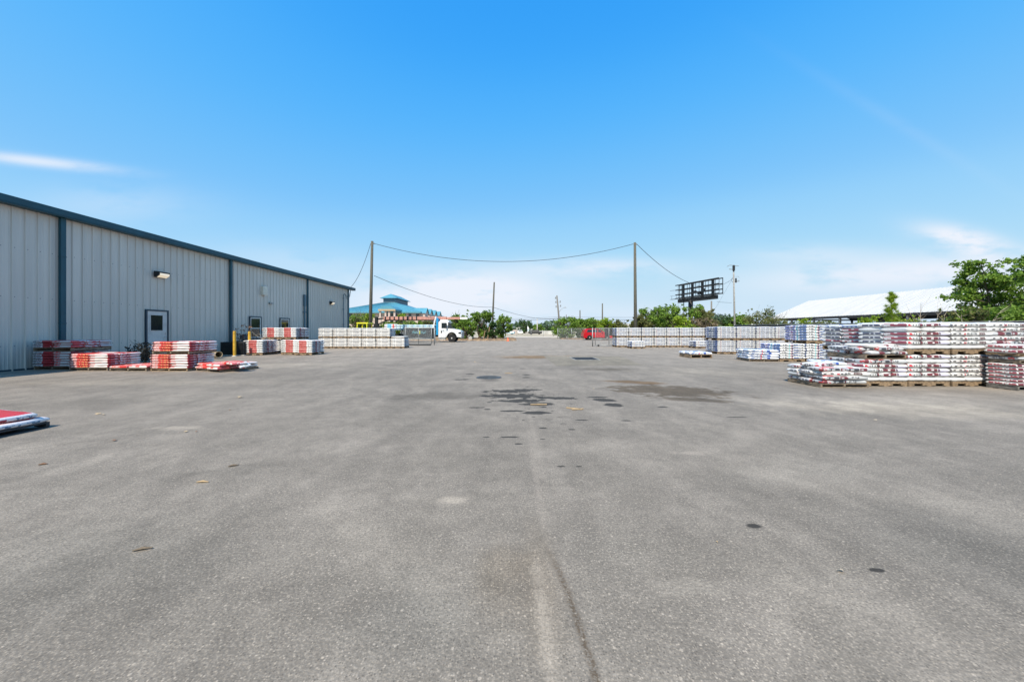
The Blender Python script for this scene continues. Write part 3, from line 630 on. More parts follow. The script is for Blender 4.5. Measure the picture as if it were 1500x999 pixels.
def load(x, y, z, w_, d, layers, H, mat, label, group, nc=3, nr=2, detail=True, rz=0, ph=.11, pmat='wood', mess=.009, plain=(), mats=None, side=None, cat='pallet of bags'):
    """x,y: front left corner of the load on the ground; returns the height of its top"""
    SEED[0] += 1; rnd = random.Random(SEED[0]*17+5)
    cx, cy = x + (w_/2*math.cos(rz) - d/2*math.sin(rz)), y + (w_/2*math.sin(rz) + d/2*math.cos(rz))
    o = empty('bag_pallet', (cx, cy, z), label, cat, group, rz+rnd.uniform(-.012,.012))
    put('wooden_pallet', pallet_mesh(w_*.985, d*.985, ph, pmat, (mat in ('bag_maroon','bag_grey_print','bag_white_dots','bag_white_blue','bag_white_green','bag_white_red')) if side is None else side), o, (0,0,0))
    step = H*.955; zz = ph+H/2-.004
    for k in range(layers):
        mt = mats[k % len(mats)] if mats else mat
        if k in plain: mt = 'bag_plain'
        ox, oy = rnd.uniform(-mess, mess)*.7, rnd.uniform(-mess, mess)*.7
        if detail:
            for r in range(nr):
                for c in range(nc):
                    b_ = put('bag', bag_mesh(w_/nc+.006, d/nr+.006, H, c, nc, r, nr, mt, (k+c) % 3), o,
                        (-w_/2+(c+.5)*w_/nc+ox+rnd.uniform(-mess,mess), -d/2+(r+.5)*d/nr+oy+rnd.uniform(-mess,mess), zz+rnd.uniform(-.003,.003)),
                        (rnd.uniform(-.012,.012)*(1+mess*30), rnd.uniform(-.012,.012)*(1+mess*30), rnd.uniform(-1,1)*mess*1.6))
        else:
            put('bag_layer', layer_mesh(w_, d, H, nc, nr, mt, k % 3), o, (ox, oy, zz), (0, 0, rnd.uniform(-.01,.01)))
        zz += step
    return z + ph + layers*step + .006

ORD = ['first','second','third','fourth','fifth','sixth','seventh','eighth','ninth','tenth']
# --- left front, red bags
g = 'red bag pallets by the warehouse wall'
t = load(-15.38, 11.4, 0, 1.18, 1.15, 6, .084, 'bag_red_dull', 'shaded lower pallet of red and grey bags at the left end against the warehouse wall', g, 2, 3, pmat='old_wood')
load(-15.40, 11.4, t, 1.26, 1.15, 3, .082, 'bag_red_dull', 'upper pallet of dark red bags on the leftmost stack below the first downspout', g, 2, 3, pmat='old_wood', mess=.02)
load(-13.93, 11.15, 0, 1.22, 1.0, 6, .078, 'bag_red', 'single pallet of red and white bags right of the shaded leftmost stack', g, 2, 3, pmat='old_wood', ph=.09)
load(-12.55, 11.05, 0, 1.18, 1.0, 1, .085, 'bag_pale_red', 'nearly empty pallet with one flat layer of red bags in front of the dry bush', g, 2, 3, pmat='old_wood', ph=.09, mess=.03)
t = load(-11.27, 11.05, 0, 1.18, 1.0, 6, .078, 'bag_red', 'lower red and white pallet of the two tier stack right of the warehouse door', g, 2, 3, ph=.08)
load(-11.22, 11.05, t, 1.18, 1.04, 4, .080, 'bag_red', 'upper red and white pallet of the two tier stack right of the warehouse door', g, 2, 3, ph=.08, pmat='old_wood')
load(-9.98, 11.20, 0, 1.22, 1.15, 2, .09, 'bag_pale_red', 'low slumped red and white pallet turned askew right of the two tier red stack', g, 2, 3, rz=R(-22), pmat='old_wood', ph=.07, mess=.05)
# extra layer of two shrunken bags on the near corner pallet
load(-7.14, 3.60, 0, 1.1, 1.05, 1, .085, 'bag_near_red', 'near pallet with flat red bags cut off by the left edge of the photo', 'red bag pallet near the camera', 2, 2, pmat='dark_plastic', ph=.075, mess=.02, rz=R(1), side=True)
put('bag', bag_mesh(.66, .46, .085, 0, 1, 0, 1, 'bag_near_red', 1), bpy.data.objects[[o.name for o in col.objects if o.name.startswith('bag_pallet')][-1]], (.16, .24, .20), (0, .05, -.16))
put('bag', bag_mesh(.66, .46, .085, 0, 1, 0, 1, 'bag_near_red', 2), bpy.data.objects[[o.name for o in col.objects if o.name.startswith('bag_pallet')][-1]], (-.06, -.27, .20), (0, .03, .12))
# --- left middle, white bags with a red centre
g = 'white and red striped bag pallets below the warehouse windows'
K = dict(nc=1, nr=3, detail=False)
t = load(-13.7, 18.1, 0, .97, 1.2, 6, .115, 'bag_white_red', 'nearest striped white and red pallet at the left front of the window stacks', g, **K)
load(-12.05, 18.5, 0, .9, 1.1, 6, .115, 'bag_white_red', 'recessed lower striped pallet between the two front striped pallets', g, **K)
load(-11.15, 18.15, 0, .92, 1.2, 6, .112, 'bag_white_red', 'right hand front striped pallet whose shaded flank faces the driveway', g, **K)
for i, (x, nm) in enumerate([(-13.86, 'left'), (-12.92, 'right')]):
    t = load(x, 19.75, 0, .93, 1.2, 6, .115, 'bag_white_red', 'hidden lower %s striped pallet carrying a raised pallet below the windows' % nm, g, **K)
    load(x, 19.7, t, .93, 1.25, 5, .112, 'bag_white_red', 'raised %s striped pallet stacked on the second tier below the warehouse windows' % nm, g, **K)
# --- left back row
g = 'white bag pallets in the two tier row beside the warehouse corner'
x0 = (466-750)*25.2/F
for i in range(6):
    xx = x0 + i*1.025
    t = load(xx, 25.2, 0, 1.0, 1.2, 6, .105, 'bag_white_green', '%s white pallet from the left, bottom tier of the warehouse corner row' % ORD[i], g, 1, 3, detail=False)
    if i < 5:
        load(xx+.0, 25.2, t, 1.0, 1.2, 6, .105, 'bag_white_green', '%s white pallet from the left, top tier of the warehouse corner row' % ORD[i], g, 1, 3, detail=False)
load(x0+5.12, 25.35, t, .95, 1.0, 1, .07, 'bag_plain', 'thin white pallet on top of the right end of the warehouse corner row', g, 1, 3, detail=False, ph=.06)
# --- right, far row A
g = 'white and blue bag pallets in the far two tier row at the right gate'
x0 = (903-750)*26.8/F
for i in range(8):
    xx = x0 + i*.955; yy_ = 26.8 - (.45 if i == 7 else 0)
    t = load(xx, yy_, 0, .93, 1.2, 6, .108, 'bag_white_blue', '%s blue print pallet from the gate, bottom tier of the far row' % ORD[i], g, 1, 3, detail=False)
    load(xx, yy_, t, .93, 1.2, 6, .108, 'bag_white_blue', '%s blue print pallet from the gate, top tier of the far row' % ORD[i], g, 1, 3, detail=False)
load(G(924,510.5).x, 24.7, 0, .95, 1.1, 4, .105, 'bag_white_blue', 'single low blue and white pallet standing before the left end of the far row', 'low pallets before the far row', 1, 3, detail=False)
load(G(1015,510).x, 25.0, 0, 1.15, 1.1, 4, .108, 'bag_white_blue', 'single low blue and white pallet standing before the right end of the far row', 'low pallets before the far row', 1, 3, detail=False)
# --- right, middle row B
g = 'white and blue bag pallets in the middle two tier row on the right'
x0 = (1051-750)*19.0/F
for i in range(4):
    xx = x0 + i*1.04
    t = load(xx, 19.0, 0, 1.02, 1.2, 6, .108, 'bag_white_blue', '%s pallet from the left in the bottom tier of the middle row on the right' % ORD[i], g, 1, 3, detail=False)
    load(xx, 19.0, t, 1.02, 1.2, 6, .108, 'bag_white_blue', '%s pallet from the left in the top tier of the middle row on the right' % ORD[i], g, 1, 3, detail=False)
# single small pallets
load(8.2, 16.3, 0, 1.0, 1.1, 1, .13, 'bag_blue_mix', 'bare wooden pallet with a few blue bags alone on the asphalt before the middle row', None, 2, 2, ph=.15, mess=.03)
load(9.72, 14.55, 0, 1.15, 1.1, 4, .105, 'bag_blue_mix', 'leaning waist low pallet of blue and white bags in front of the middle row', None, 2, 2, rz=R(-8), mess=.03, pmat='old_wood', ph=.08)
# --- right, row D
g = 'white bag pallets with dotted print in the long row behind the maroon stacks'
x0 = (1143-750)*14.4/F
for i in range(9):
    xx = x0 + i*1.06
    t = load(xx, 14.4, 0, 1.02, 1.2, 6, .108, 'bag_white_dots', '%s pallet from the left in the bottom tier of the dotted print row' % ORD[i], g, 2, 3, detail=(i < 3))
    if i > 0: load(xx+.02, 14.4, t, 1.03, 1.2, 6 + (i % 2 == 0 and i > 3), .112, 'bag_white_dots' if i < 4 else 'bag_blue_mix', '%s pallet from the left in the top tier of the dotted print row' % ORD[i-1], g, 2, 3, detail=(i < 5))
# --- right front, maroon print E
g = 'maroon and grey print bag pallets in the near row on the right'
E = dict(nc=3, nr=2)
t = load(8.02, 8.05, 0, .96, 1.0, 5, .105, 'bag_maroon', 'lower maroon print pallet at the left end of the near row under a half load', g, mats=['bag_plain','bag_maroon','bag_maroon','bag_maroon','bag_torn'], **E)
load(8.03, 8.08, t, .97, .98, 2, .09, 'bag_torn', 'loose half load of torn red and grey bags atop the near row', g, mess=.05, pmat='old_wood', ph=.10, **E)
t = load(9.1, 9.2, 0, .95, 1.2, 6, .105, 'bag_maroon', 'lower maroon pallet tucked behind the left end of the near row', g, **E)
load(9.08, 9.2, t, .97, 1.2, 6, .105, 'bag_maroon', 'upper maroon pallet tucked behind the loose half load', g, mats=['bag_maroon','bag_maroon_edge','bag_maroon','bag_maroon','bag_maroon','bag_blue_mix'], **E)
t = load(9.0, 8.05, 0, .95, 1.15, 6, .107, 'bag_maroon', 'lower pallet with red and maroon bands second from the left in the near row', g, plain=(0, 4), **E)
load(8.98, 8.05, t, .97, 1.15, 6, .105, 'bag_maroon', 'upper pallet with red and maroon bands second from the left in the near row', g, plain=(0, 4), **E)
t = load(9.98, 8.05, 0, .92, 1.15, 6, .107, 'bag_grey_print', 'lower pallet with dark grey print and small red marks third in the near row', g, plain=(0,), **E)
load(9.98, 8.05, t, .92, 1.15, 6, .105, 'bag_grey_print', 'upper pallet with only grey print third in the near row', g, plain=(0,), **E)
t = load(10.93, 8.08, 0, .95, 1.15, 6, .107, 'bag_grey_print', 'lower pallet half in shade behind the right edge stack', g, **E)
load(10.93, 8.08, t, .95, 1.15, 6, .105, 'bag_torn', 'upper crumpled pallet with red marks behind the right edge stack', g, mats=['bag_plain','bag_torn','bag_grey_print','bag_torn','bag_grey_print','bag_grey_print'], **E)
# --- messy F
load(6.86, 7.88, 0, 1.08, .98, 4, .095, 'bag_torn', mats=['bag_torn','bag_torn','bag_grey_print','bag_torn'], label= 'low slumped pallet of torn white red and black bags in front of the near row', group=None, nc=2, nr=3, mess=.05, pmat='old_wood', ph=.08)
# --- right edge G
g = 'maroon edged pallets stacked three high at the right edge'
t = load(10.62, 7.46, 0, 1.0, .5, 6, .082, 'bag_maroon_edge', 'bottom pallet of maroon edged bags in the stack at the right edge of the photo', g, 2, 1, pmat='grey_wood', ph=.09)
t = load(10.66, 7.46, t, 1.0, .5, 1, .09, 'bag_torn', 'thin middle pallet with a single grey layer in the stack at the right edge', g, 2, 1, pmat='old_wood', ph=.07)
t = load(10.60, 7.44, t, 1.0, .52, 2, .10, 'bag_maroon_edge', 'top pallet of maroon edged bags in the stack at the right edge of the photo', g, 2, 1, ph=.05)
# loose bags draped on the slumped loads
def loose(x, y, z, L, W, H, mat, rot, label):
    o = bpy.data.objects.new('loose_bag', bag_mesh(L, W, H, 0, 1, 0, 1, mat, 1)); col.objects.link(o); o.location = (x,y,z); o.rotation_euler = rot
    tag(o, label, 'bag', 'loose bags lying on slumped pallets')
loose(7.2, 8.35, .48, .62, .42, .09, 'bag_torn', (.03,-.05,.4), 'crumpled grey white bag lying on top of the low slumped pallet')
loose(7.62, 8.6, .50, .62, .42, .09, 'bag_blue_mix', (.05,.06,-.2), 'blue printed bag at the back of the low slumped pallet')
loose(8.33, 8.35, .905, .66, .45, .09, 'bag_plain', (.02,.08,.2), 'crumpled white bag on the half load left of the maroon pallets')
loose(8.72, 8.5, .90, .6, .45, .09, 'bag_torn', (.0,-.06,-.3), 'torn grey and red bag on the half load left of the maroon pallets')
loose(-8.6, 11.0, .265, .66, .42, .075, 'bag_pale_red', (.0,.05,-.5), 'red bag lying crosswise on the low slumped red pallet')
loose(-8.33, 11.0, .20, .30, .36, .08, 'bag_torn', (.1,.45,-.3), 'grey white bag hanging over the right end of the slumped red pallet')

# ------------------------------------------------------------------ things by the warehouse
r0 = empty('condenser_unit', (-14.2, 18.6, 0), 'low black slatted condenser unit standing behind the yellow bollard', 'air conditioner')
m = MB(); m.box(-.6,.6,-.6,.6,.03,.68); m.build('cabinet', 'black_mesh', r0, bevel=.03)
m = MB()
for i in range(14): m.box(-.57,.57,-.625,-.602,.07+i*.043,.09+i*.043); m.box(.602,.625,-.57,.57,.07+i*.043,.09+i*.043)
m.build('louvres', 'black_metal', r0)
m = MB(); m.lathe([(.45,0),(.45,.03),(.40,.04),(.0001,.05)], (0,0,.69), n=24); m.build('fan_guard', 'black_metal', r0)
m = MB(); m.box(-.66,.66,-.66,.66,0,.03); m.build('base_slab', 'concrete', r0)
def bollard(x, y, h, label, broken=False):
    o = empty('bollard', (x, y, 0), label, 'bollard', 'yellow bollards by the warehouse')
    m = MB(); m.lathe([(.065,0),(.065,h-.03),(.055,h-.008),(.0001,h)], (0,0,0), n=16); m.build('post', 'yellow_paint', o, smooth=False)
    m = MB(); m.lathe([(.11,0),(.10,.03),(.066,.04)], (0,0,0), n=16); m.build('collar', 'concrete', o)
bollard(-13.6, 17.4, 1.24, 'tall worn yellow bollard in front of the black condenser unit')
bollard(-13.68, 18.5, 1.22, 'yellow bollard half hidden behind the nearest striped pallet')
o = MB(); 
m = MB(); m.lathe([(.14,0),(.14,.62),(.125,.62),(.125,0)], (0,0,0), 'X', 20); o = m.build('cardboard_tube', 'cardboard', loc=(-13.55,16.1,.15)); o.rotation_euler = (0,-.08,-.55); tag(o, 'short cardboard tube lying on the ground behind the two tier red stack', 'tube')
m = MB(); m.lathe([(.10,0),(.10,.3),(.085,.3),(.085,0)], (0,0,0), 'X', 20); o = m.build('yellow_pipe', 'yellow_paint', loc=(-13.72,16.0,.12)); o.rotation_euler = (0,0,-.4); tag(o, 'stub of yellow pipe poking from the cardboard tube', 'pipe')
r0 = empty('standpipe', (-15.35, 20.3, 0), 'dark blue standpipe with a curved handle by the warehouse wall', 'standpipe')
m = MB(); m.tube([(0,0,0),(0,0,1.05)], .06, 8); m.box(-.12,.12,-.12,.12,.75,1.0); m.build('pipe', 'frame_blue', r0)
m = MB(); m.tube([(0,.05,1.02),(0,.28,1.05),(0,.36,.92),(0,.32,.76),(0,.08,.72)], .03, 8); m.build('handle', 'frame_blue', r0, smooth=True)

# ------------------------------------------------------------------ plants
def leaves(m, pts, size, rnd, aspect=1.7, flat=.0):
    for p in pts:
        s_ = size*rnd.uniform(.6, 1.3)
        a = Vector((rnd.gauss(0,1), rnd.gauss(0,1), rnd.gauss(0,1)*(1-flat))).normalized()
        b_ = a.cross(Vector((rnd.gauss(0,1), rnd.gauss(0,1), rnd.gauss(0,1)))).normalized()
        c = a.cross(b_)
        a = a*s_*aspect/2; b_ = b_*s_/2
        p = Vector(p)
        m.add([p-a, p+b_*.9+c*s_*.1, p+a, p-b_*.9+c*s_*.1], [(0,1,2,3)])
def limb(m, a, d, L, r, rnd, depth, tips, spread=.7):
    pts = [Vector(a)]; d = Vector(d).normalized(); n = 4
    for i in range(n):
        d = (d + Vector((rnd.gauss(0,.12), rnd.gauss(0,.12), rnd.gauss(.02,.08)))).normalized(); pts.append(pts[-1]+d*L/n)
    m.tube(pts, [r*(1-.5*i/n) for i in range(n+1)], 6 if depth > 1 else 4)
    if depth == 0: tips.append(pts[-1]); return
    for k in range(3 if depth > 1 else 4):
        q = pts[rnd.choice([2,3,4])]
        nd = (d + Vector((rnd.gauss(0,spread), rnd.gauss(0,spread), rnd.uniform(-.1,.6)))).normalized()
        limb(m, q, nd, L*rnd.uniform(.5,.8), r*.5, rnd, depth-1, tips, spread)
def tree(name, x, y, h, wd, label, cat='tree', group=None, mat='leaf_mid', nl=3500, leaf=.16, base=.25, seed=1, trunk_r=.12, lump=.24, airy=.0, dp=None, trunkmat='bark'):
    """crown: many overlapping leaf clumps around limb ends inside an uneven envelope"""
    rnd = random.Random(seed*31+7); r0 = empty(name, (x, y, 0), label, cat, group)
    tm = MB(); tips = []
    n0 = 4
    for k in range(n0):
        a = 6.283*k/n0+rnd.random()
        limb(tm, (rnd.gauss(0,.08*wd/3), rnd.gauss(0,.08*wd/3), 0), (math.cos(a)*.45*wd/h, math.sin(a)*.45*wd/h, 1), h*.55, trunk_r*rnd.uniform(.5,1), rnd, 2, tips)
    tm.build('trunk', trunkmat, r0, smooth=True, fix=False)
    cm = MB(); dp = dp or wd
    clumps = []
    nclump = int(34)
    for i in range(nclump):
        a = rnd.random()*6.283; u = rnd.random(); rr = math.sqrt(rnd.random())
        zc = base*h + (h*(1-base))*(u**.8)*.93
        fr = math.sin(math.pi*min(1, max(.08, (zc/h-base*.6)/(1.08-base*.6))))**.55
        cx, cy = math.cos(a)*rr*wd/2*fr*.9, math.sin(a)*rr*dp/2*fr*.9
        clumps.append((Vector((cx, cy, zc)), lump*rnd.uniform(.45, 1.15)*min(wd, h)*.5))
    for i in range(4):   # a few sprigs that break the outline
        a = rnd.random()*6.283
        clumps.append((Vector((math.cos(a)*wd*.38, math.sin(a)*dp*.3, h*rnd.uniform(.86, 1.02))), lump*.25*h*.5))
    tw = sum(c[1]**2 for c in clumps)
    pts = []
    for c, rad in clumps:
        k = int(nl*rad**2/tw)
        for _ in range(k):
            d = Vector((rnd.gauss(0,1), rnd.gauss(0,1), rnd.gauss(0,.75))).normalized()*rad*(rnd.random()**.45)*rnd.uniform(.8,1.25)
            q = c+d
            if q.z > .05: pts.append(q)
    leaves(cm, pts, leaf, rnd)
    cm.build('crown', mat, r0, fix=False)
    # limbs reaching the clumps
    lm = MB()
    for c, rad in clumps[::2]:
        s0 = Vector((c.x*.15, c.y*.15, min(c.z*.5, h*.45))); mid_ = s0.lerp(c, .5)+Vector((rnd.gauss(0,.05*h), rnd.gauss(0,.05*h), -.03*h))
        lm.tube([s0, mid_, c], [trunk_r*.35, trunk_r*.22, trunk_r*.08], 5)
    lm.build('branches', trunkmat, r0, smooth=True, fix=False)
    return r0
def at(px, Y): return (px-CX)*Y/F
def hz(py, Y): return CH+(HY-py)*Y/F
# trees left of the entrance
g = 'leafy trees in the mulch bed left of the entrance'
tree('leafy_tree', at(668,50), 50, hz(461,50), 4.2, 'leafy tree directly behind the white truck cab', 'tree', g, nl=2600, leaf=.2, seed=2)
tree('leafy_tree', at(702,52), 52, hz(456,52), 5.6, 'widest green tree left of the thin bare utility pole', 'tree', g, nl=3600, leaf=.2, seed=3, base=.12)
tree('leafy_tree', at(737,55), 55, hz(463,55), 4.0, 'rounded bright green tree right of the thin bare utility pole', 'tree', g, nl=2400, leaf=.2, seed=4, base=.1)
tree('leafy_shrub', at(685,48), 48, hz(470,48), 4.2, 'low dense shrub in front of the trees beside the truck bumper', 'shrub', g, mat='leaf_mid', nl=2200, leaf=.18, seed=5, base=.04)
tree('leafy_shrub', at(722,50), 50, hz(472,50), 3.6, 'low dark shrub at the foot of the thin bare utility pole', 'shrub', g, mat='leaf_dark', nl=2000, leaf=.18, seed=6, base=.04)
tree('leafy_shrub', at(655,54), 54, hz(474,54), 3.6, 'shrub seen above the truck hood and fender', 'shrub', g, mat='leaf_dark', nl=1500, leaf=.18, seed=16, base=.04)
# right of the entrance
g = 'broad shrubs behind the fence right of the entrance'
for i, (px, py, wd, mt, lb) in enumerate([(828,467,4.6,'leaf_mid','broad green shrub at the foot of the leaning pole'), (857,467.5,4.6,'leaf_mid','broad green shrub above the rear of the red car'),
                                   (884,468,4.2,'leaf_lime','yellow green shrub behind the gate above the car hood'), (907,469,3.6,'leaf_olive','olive shrub beside the first pallets of the far row')]):
    tree('broad_shrub', at(px,58), 58, hz(py,58), wd, lb, 'shrub', g, mat=mt, nl=3000, leaf=.2, seed=20+i, base=.08, lump=.42)
# centre far trees
g = 'far trees beyond the road'
for i, (px, py, Y, wd, mt, lb) in enumerate([(768,469.5,150,8,'leaf_dark','round dark far tree above the parked cars'), (788,476,140,4.5,'leaf_mid','small bright far tree right of the round dark one'),
      (749,480,190,8,'leaf_far','hazy far tree left of the round dark one'), (801,477,170,6,'leaf_far','hazy bluish far tree near the leaning pole'), (810,480,150,5,'leaf_dark','low dark far tree beside the broad shrubs'),
      (1041,466,85,6,'leaf_far','hazy tree beside the grey pole under the billboard'), (1056,462,90,6,'leaf_far','hazy tree right of the grey pole'), (1064,467,88,5,'leaf_dark','dark far tree left of the concrete pole'), (1086,464,84,5,'leaf_mid','far green tree right of the concrete pole'),
      (500,462,95,9,'leaf_mid','far tree behind the warehouse corner')]):
    tree('far_tree', at(px,Y), Y, hz(py,Y), wd, lb, 'tree', g, mat=mt, nl=1300, leaf=.42, seed=40+i, base=.1, lump=.5, trunk_r=.2)
# right centre trees
g = 'trees left of the billboard pole'
for i, (px, py, Y, wd, mt, lb) in enumerate([(952,453,50,4.6,'leaf_mid','green tree just right of the tall right pole'), (978,447,52,5.6,'leaf_mid','tallest tree below the left end of the billboard'), (1008,449,50,5.2,'leaf_mid','spreading tree around the billboard column'), (1030,455,49,3.6,'leaf_olive','loose branched tree right of the billboard column'),
         (938,463,48,2.8,'leaf_olive','olive bush beside the tall right pole'), (1000,466,44,3.4,'leaf_lime','bright lime bush in front of the spreading tree')]):
    tree('leafy_tree' if i < 4 else 'bush', at(px,Y), Y, hz(py,Y), wd, lb, 'tree' if i < 4 else 'bush', g, mat=mt, nl=3400, leaf=.2, seed=60+i, base=.12, lump=.3)
tree('dry_bush', at(1030,42), 42, hz(466,42), 3.6, 'dry brown bush right of the billboard column', 'bush', mat='leaf_brown', nl=1500, leaf=.12, seed=71, base=.1)
g = 'bushes behind the dark fence screen on the right'
for i, (px, py, Y, wd, mt, lb, nl) in enumerate([(1114,451,42,3.4,'leaf_olive','ragged olive bush left of the white barn roof',1700), (1140,465,40,3.4,'leaf_olive','low olive bush below the left corner of the barn roof',1300), (1132,456,44,1.5,'leaf_dark','slim dark sapling at the barn roof corner',350), (1176,465.5,33,1.6,'leaf_lime','small lime bush below the barn eave',700),
        (1275,464,29,2.0,'leaf_lime','lime bush left of the young pine',900), (1322,462,27.5,2.2,'leaf_lime','lime bush right of the young pine',900), (1205,470,36,3,'leaf_olive','low olive bush under the open barn side',900), (1410,452,24,3.0,'leaf_olive','tangled olive bush left of the big right tree',2200),
        (1450,450,23.0,3.4,'leaf_mid','dense bush at the foot of the big right tree',3400), (1490,448,22.5,3.0,'leaf_mid','dense bush at the right edge behind the fence',3000)]):
    tree('bush', at(px,Y), Y, hz(py,Y), wd, lb, 'bush', g, mat=mt, nl=nl, leaf=.13, seed=80+i, base=.05, lump=.34, trunk_r=.06)
# big right tree with layered branches
def big_tree():
    rnd = random.Random(11); Y = 25.0; x = at(1474, Y); h = hz(362, Y)
    r0 = empty('branching_tree', (x, Y, 0), 'tall airy green tree with layered branches at the right edge', 'tree')
    tm = MB(); cm = MB(); pts = []
    def spray(c, L, ang, tilt):
        # a flattened fan of foliage along a twig
        d = Vector((math.cos(ang), math.sin(ang)*.8, tilt)).normalized()
        for k in range(int(62*L)):
            t_ = rnd.random()**.7; q = c + d*L*t_
            q += Vector((rnd.gauss(0,.13), rnd.gauss(0,.16), rnd.gauss(0,.11)))*(1.2-.5*t_)
            pts.append(q)
    trunks = []
    for k in range(4):
        a = rnd.uniform(0, 6.28); p = Vector((rnd.gauss(0,.15), rnd.gauss(0,.15), 0)); path = [p]
        d = Vector((math.cos(a)*.34, math.sin(a)*.25, 1)).normalized()
        for i in range(8):
            d = (d+Vector((rnd.gauss(0,.07), rnd.gauss(0,.07), .05))).normalized(); path.append(path[-1]+d*h*(.118 if k in (1,2) else .098)*rnd.uniform(.9,1.0))
        tm.tube(path, [.10*(1-i/9.5) for i in range(9)], 7); trunks.append(path)
    for ti, path in enumerate(trunks):
        for i in range(2, 9):
            for q in range(3):
                base_ = path[i-1].lerp(path[i], rnd.random()); ang = rnd.uniform(0, 6.28)
                zf = base_.z/h; L = (1.0-abs(zf-.5)*.9)*rnd.uniform(1.3, 3.6)*(.35 if zf > .8 else .75 if zf > .6 else 1)
                d = Vector((math.cos(ang), math.sin(ang)*.8, rnd.uniform(-.05,.9)))
                tip = base_+d*L*.75; mid_ = base_.lerp(tip, .5)+Vector((0,0,.1))
                tm.tube([base_, mid_, tip], [.03, .018, .006], 5)
                for s_ in range(4):
                    f = rnd.uniform(.3, 1); c = base_.lerp(tip, f)
                    aa = ang+rnd.gauss(0,.8); spray(c, rnd.uniform(.35,.85)*(1 if zf<.8 else .6), aa, rnd.uniform(-.1,.3))
    leaves(cm, pts, .15, rnd, 1.4, .2)
    tm.build('trunk', 'bark', r0, smooth=True, fix=False); cm.build('crown', 'leaf_mid', r0, fix=False)
big_tree()
# young pine
r0 = empty('young_pine', (at(1306,27), 27, 0), 'young bushy pine with long needles before the white barn roof', 'pine tree')
rnd = random.Random(5); m = MB(); h = hz(431,27); m.tube([(0,0,0),(.03,0,h*.5),(0,0,h)], [.06,.04,.01], 7); m.build('trunk', 'bark', r0, smooth=True)
m = MB()
for k in range(80):
    z = h*rnd.uniform(.28, 1.0); L = (.62*(1.1-z/h)+.12)*rnd.uniform(.3,1); a = rnd.random()*6.28
    c = Vector((math.cos(a)*L, math.sin(a)*L, z+.12)) if k % 6 else Vector((0,0,h*rnd.uniform(.8,1)))
    for q in range(60):
        d = Vector((rnd.gauss(0,.5), rnd.gauss(0,.5), rnd.gauss(.5,.5))).normalized()*rnd.uniform(.16,.30); s_ = d.cross(Vector((rnd.random(),rnd.random(),rnd.random()))).normalized()*.013
        m.add([c-s_, c+s_, c+d], [(0,1,2)])
m.build('needles', 'leaf_lime', r0, fix=False)
# bare shrub and reeds
def twigs(name, x, y, h, n_, label, mat, spread, seed, r=.012, cat='dead shrub', leafm=None, z0=0):
    rnd = random.Random(seed); r0 = empty(name, (x, y, z0), label, cat); m = MB(); tips = []
    for k in range(n_):
        a = rnd.random()*6.28; p = Vector((0,0,0)); path = [p]; d = Vector((math.cos(a)*spread, math.sin(a)*spread, 1)).normalized()
        for i in range(6):
            d = (d+Vector((rnd.gauss(0,.16), rnd.gauss(0,.16), rnd.gauss(0,.05)))).normalized(); path.append(path[-1]+d*h/5.4*rnd.uniform(.8,1.05)); tips.append(path[-1])
            if i > 1 and rnd.random() < .7:
                e = (d+Vector((rnd.gauss(0,.6), rnd.gauss(0,.6), rnd.gauss(0,.3)))).normalized(); m.tube([path[-1], path[-1]+e*h*.16, path[-1]+e*h*.28+Vector((0,0,.04*h))], [r*.5, r*.35, r*.15], 4)
        m.tube(path, [r*(1-i/7) for i in range(7)], 5)
    m.build('stems', mat, r0, smooth=True, fix=False)
    if leafm:
        m = MB(); pts = [t_+Vector((rnd.gauss(0,.05), rnd.gauss(0,.05), rnd.gauss(0,.05))) for t_ in tips if t_.z > h*.2 for _ in range(5)]
        leaves(m, pts, .06, rnd, 2.4); m.build('leaves', leafm, r0, fix=False)
twigs('bare_shrub', at(1372,25), 25, 2.9, 9, 'bare pale twiggy shrub in front of the barn roof', 'pale_twig', .42, 2, .022)
twigs('bare_shrub', at(1425,21.5), 21.5, 2.5, 4, 'pale crooked stems rising before the dense right bushes', 'pale_twig', .5, 12, .022)
twigs('dry_bush', at(212,13.2), 13.2, .78, 16, 'small blackened dry bush in front of the warehouse door', 'dark_twig', .55, 3, .009, 'bush', 'dark_twig')
twigs('dried_reed', at(360,19.2), 19.2, 1.55, 5, 'dried brown reed plant beside the standpipe', 'dry_leaf', .14, 4, .014, 'reeds', 'dry_leaf')
twigs('dry_stalk', at(385,18.6), 18.6, .55, 6, 'bent pale straw stalks on top of the nearest striped pallet', 'pale_twig', 1.1, 5, .010, 'dry stalks', None, .78)
# shrubs in front of the blue roofed building
g = 'shrubs in front of the blue roofed building'
for i, (px, py, Y, wd, mt, lb) in enumerate([(520,461,60,3.6,'leaf_mid','dark green shrub right of the warehouse corner'), (536,458,62,3.2,'leaf_lime','pale tall shrub left of the big wooden pole'), (585,460,62,2.6,'leaf_lime','small lime tree rising above the truck boom'), (570,472,58,3.2,'leaf_mid','low shrub beneath the left end of the truck boom'),
           (605,470,60,4.0,'leaf_mid','low green shrub behind the truck cargo'), (625,470,62,4.0,'leaf_olive','low olive shrub behind the blue headboard')]):
    tree('shrub', at(px,Y), Y, hz(py,Y), wd, lb, 'shrub', g, mat=mt, nl=1500, leaf=.2, seed=100+i, base=.05, lump=.4)
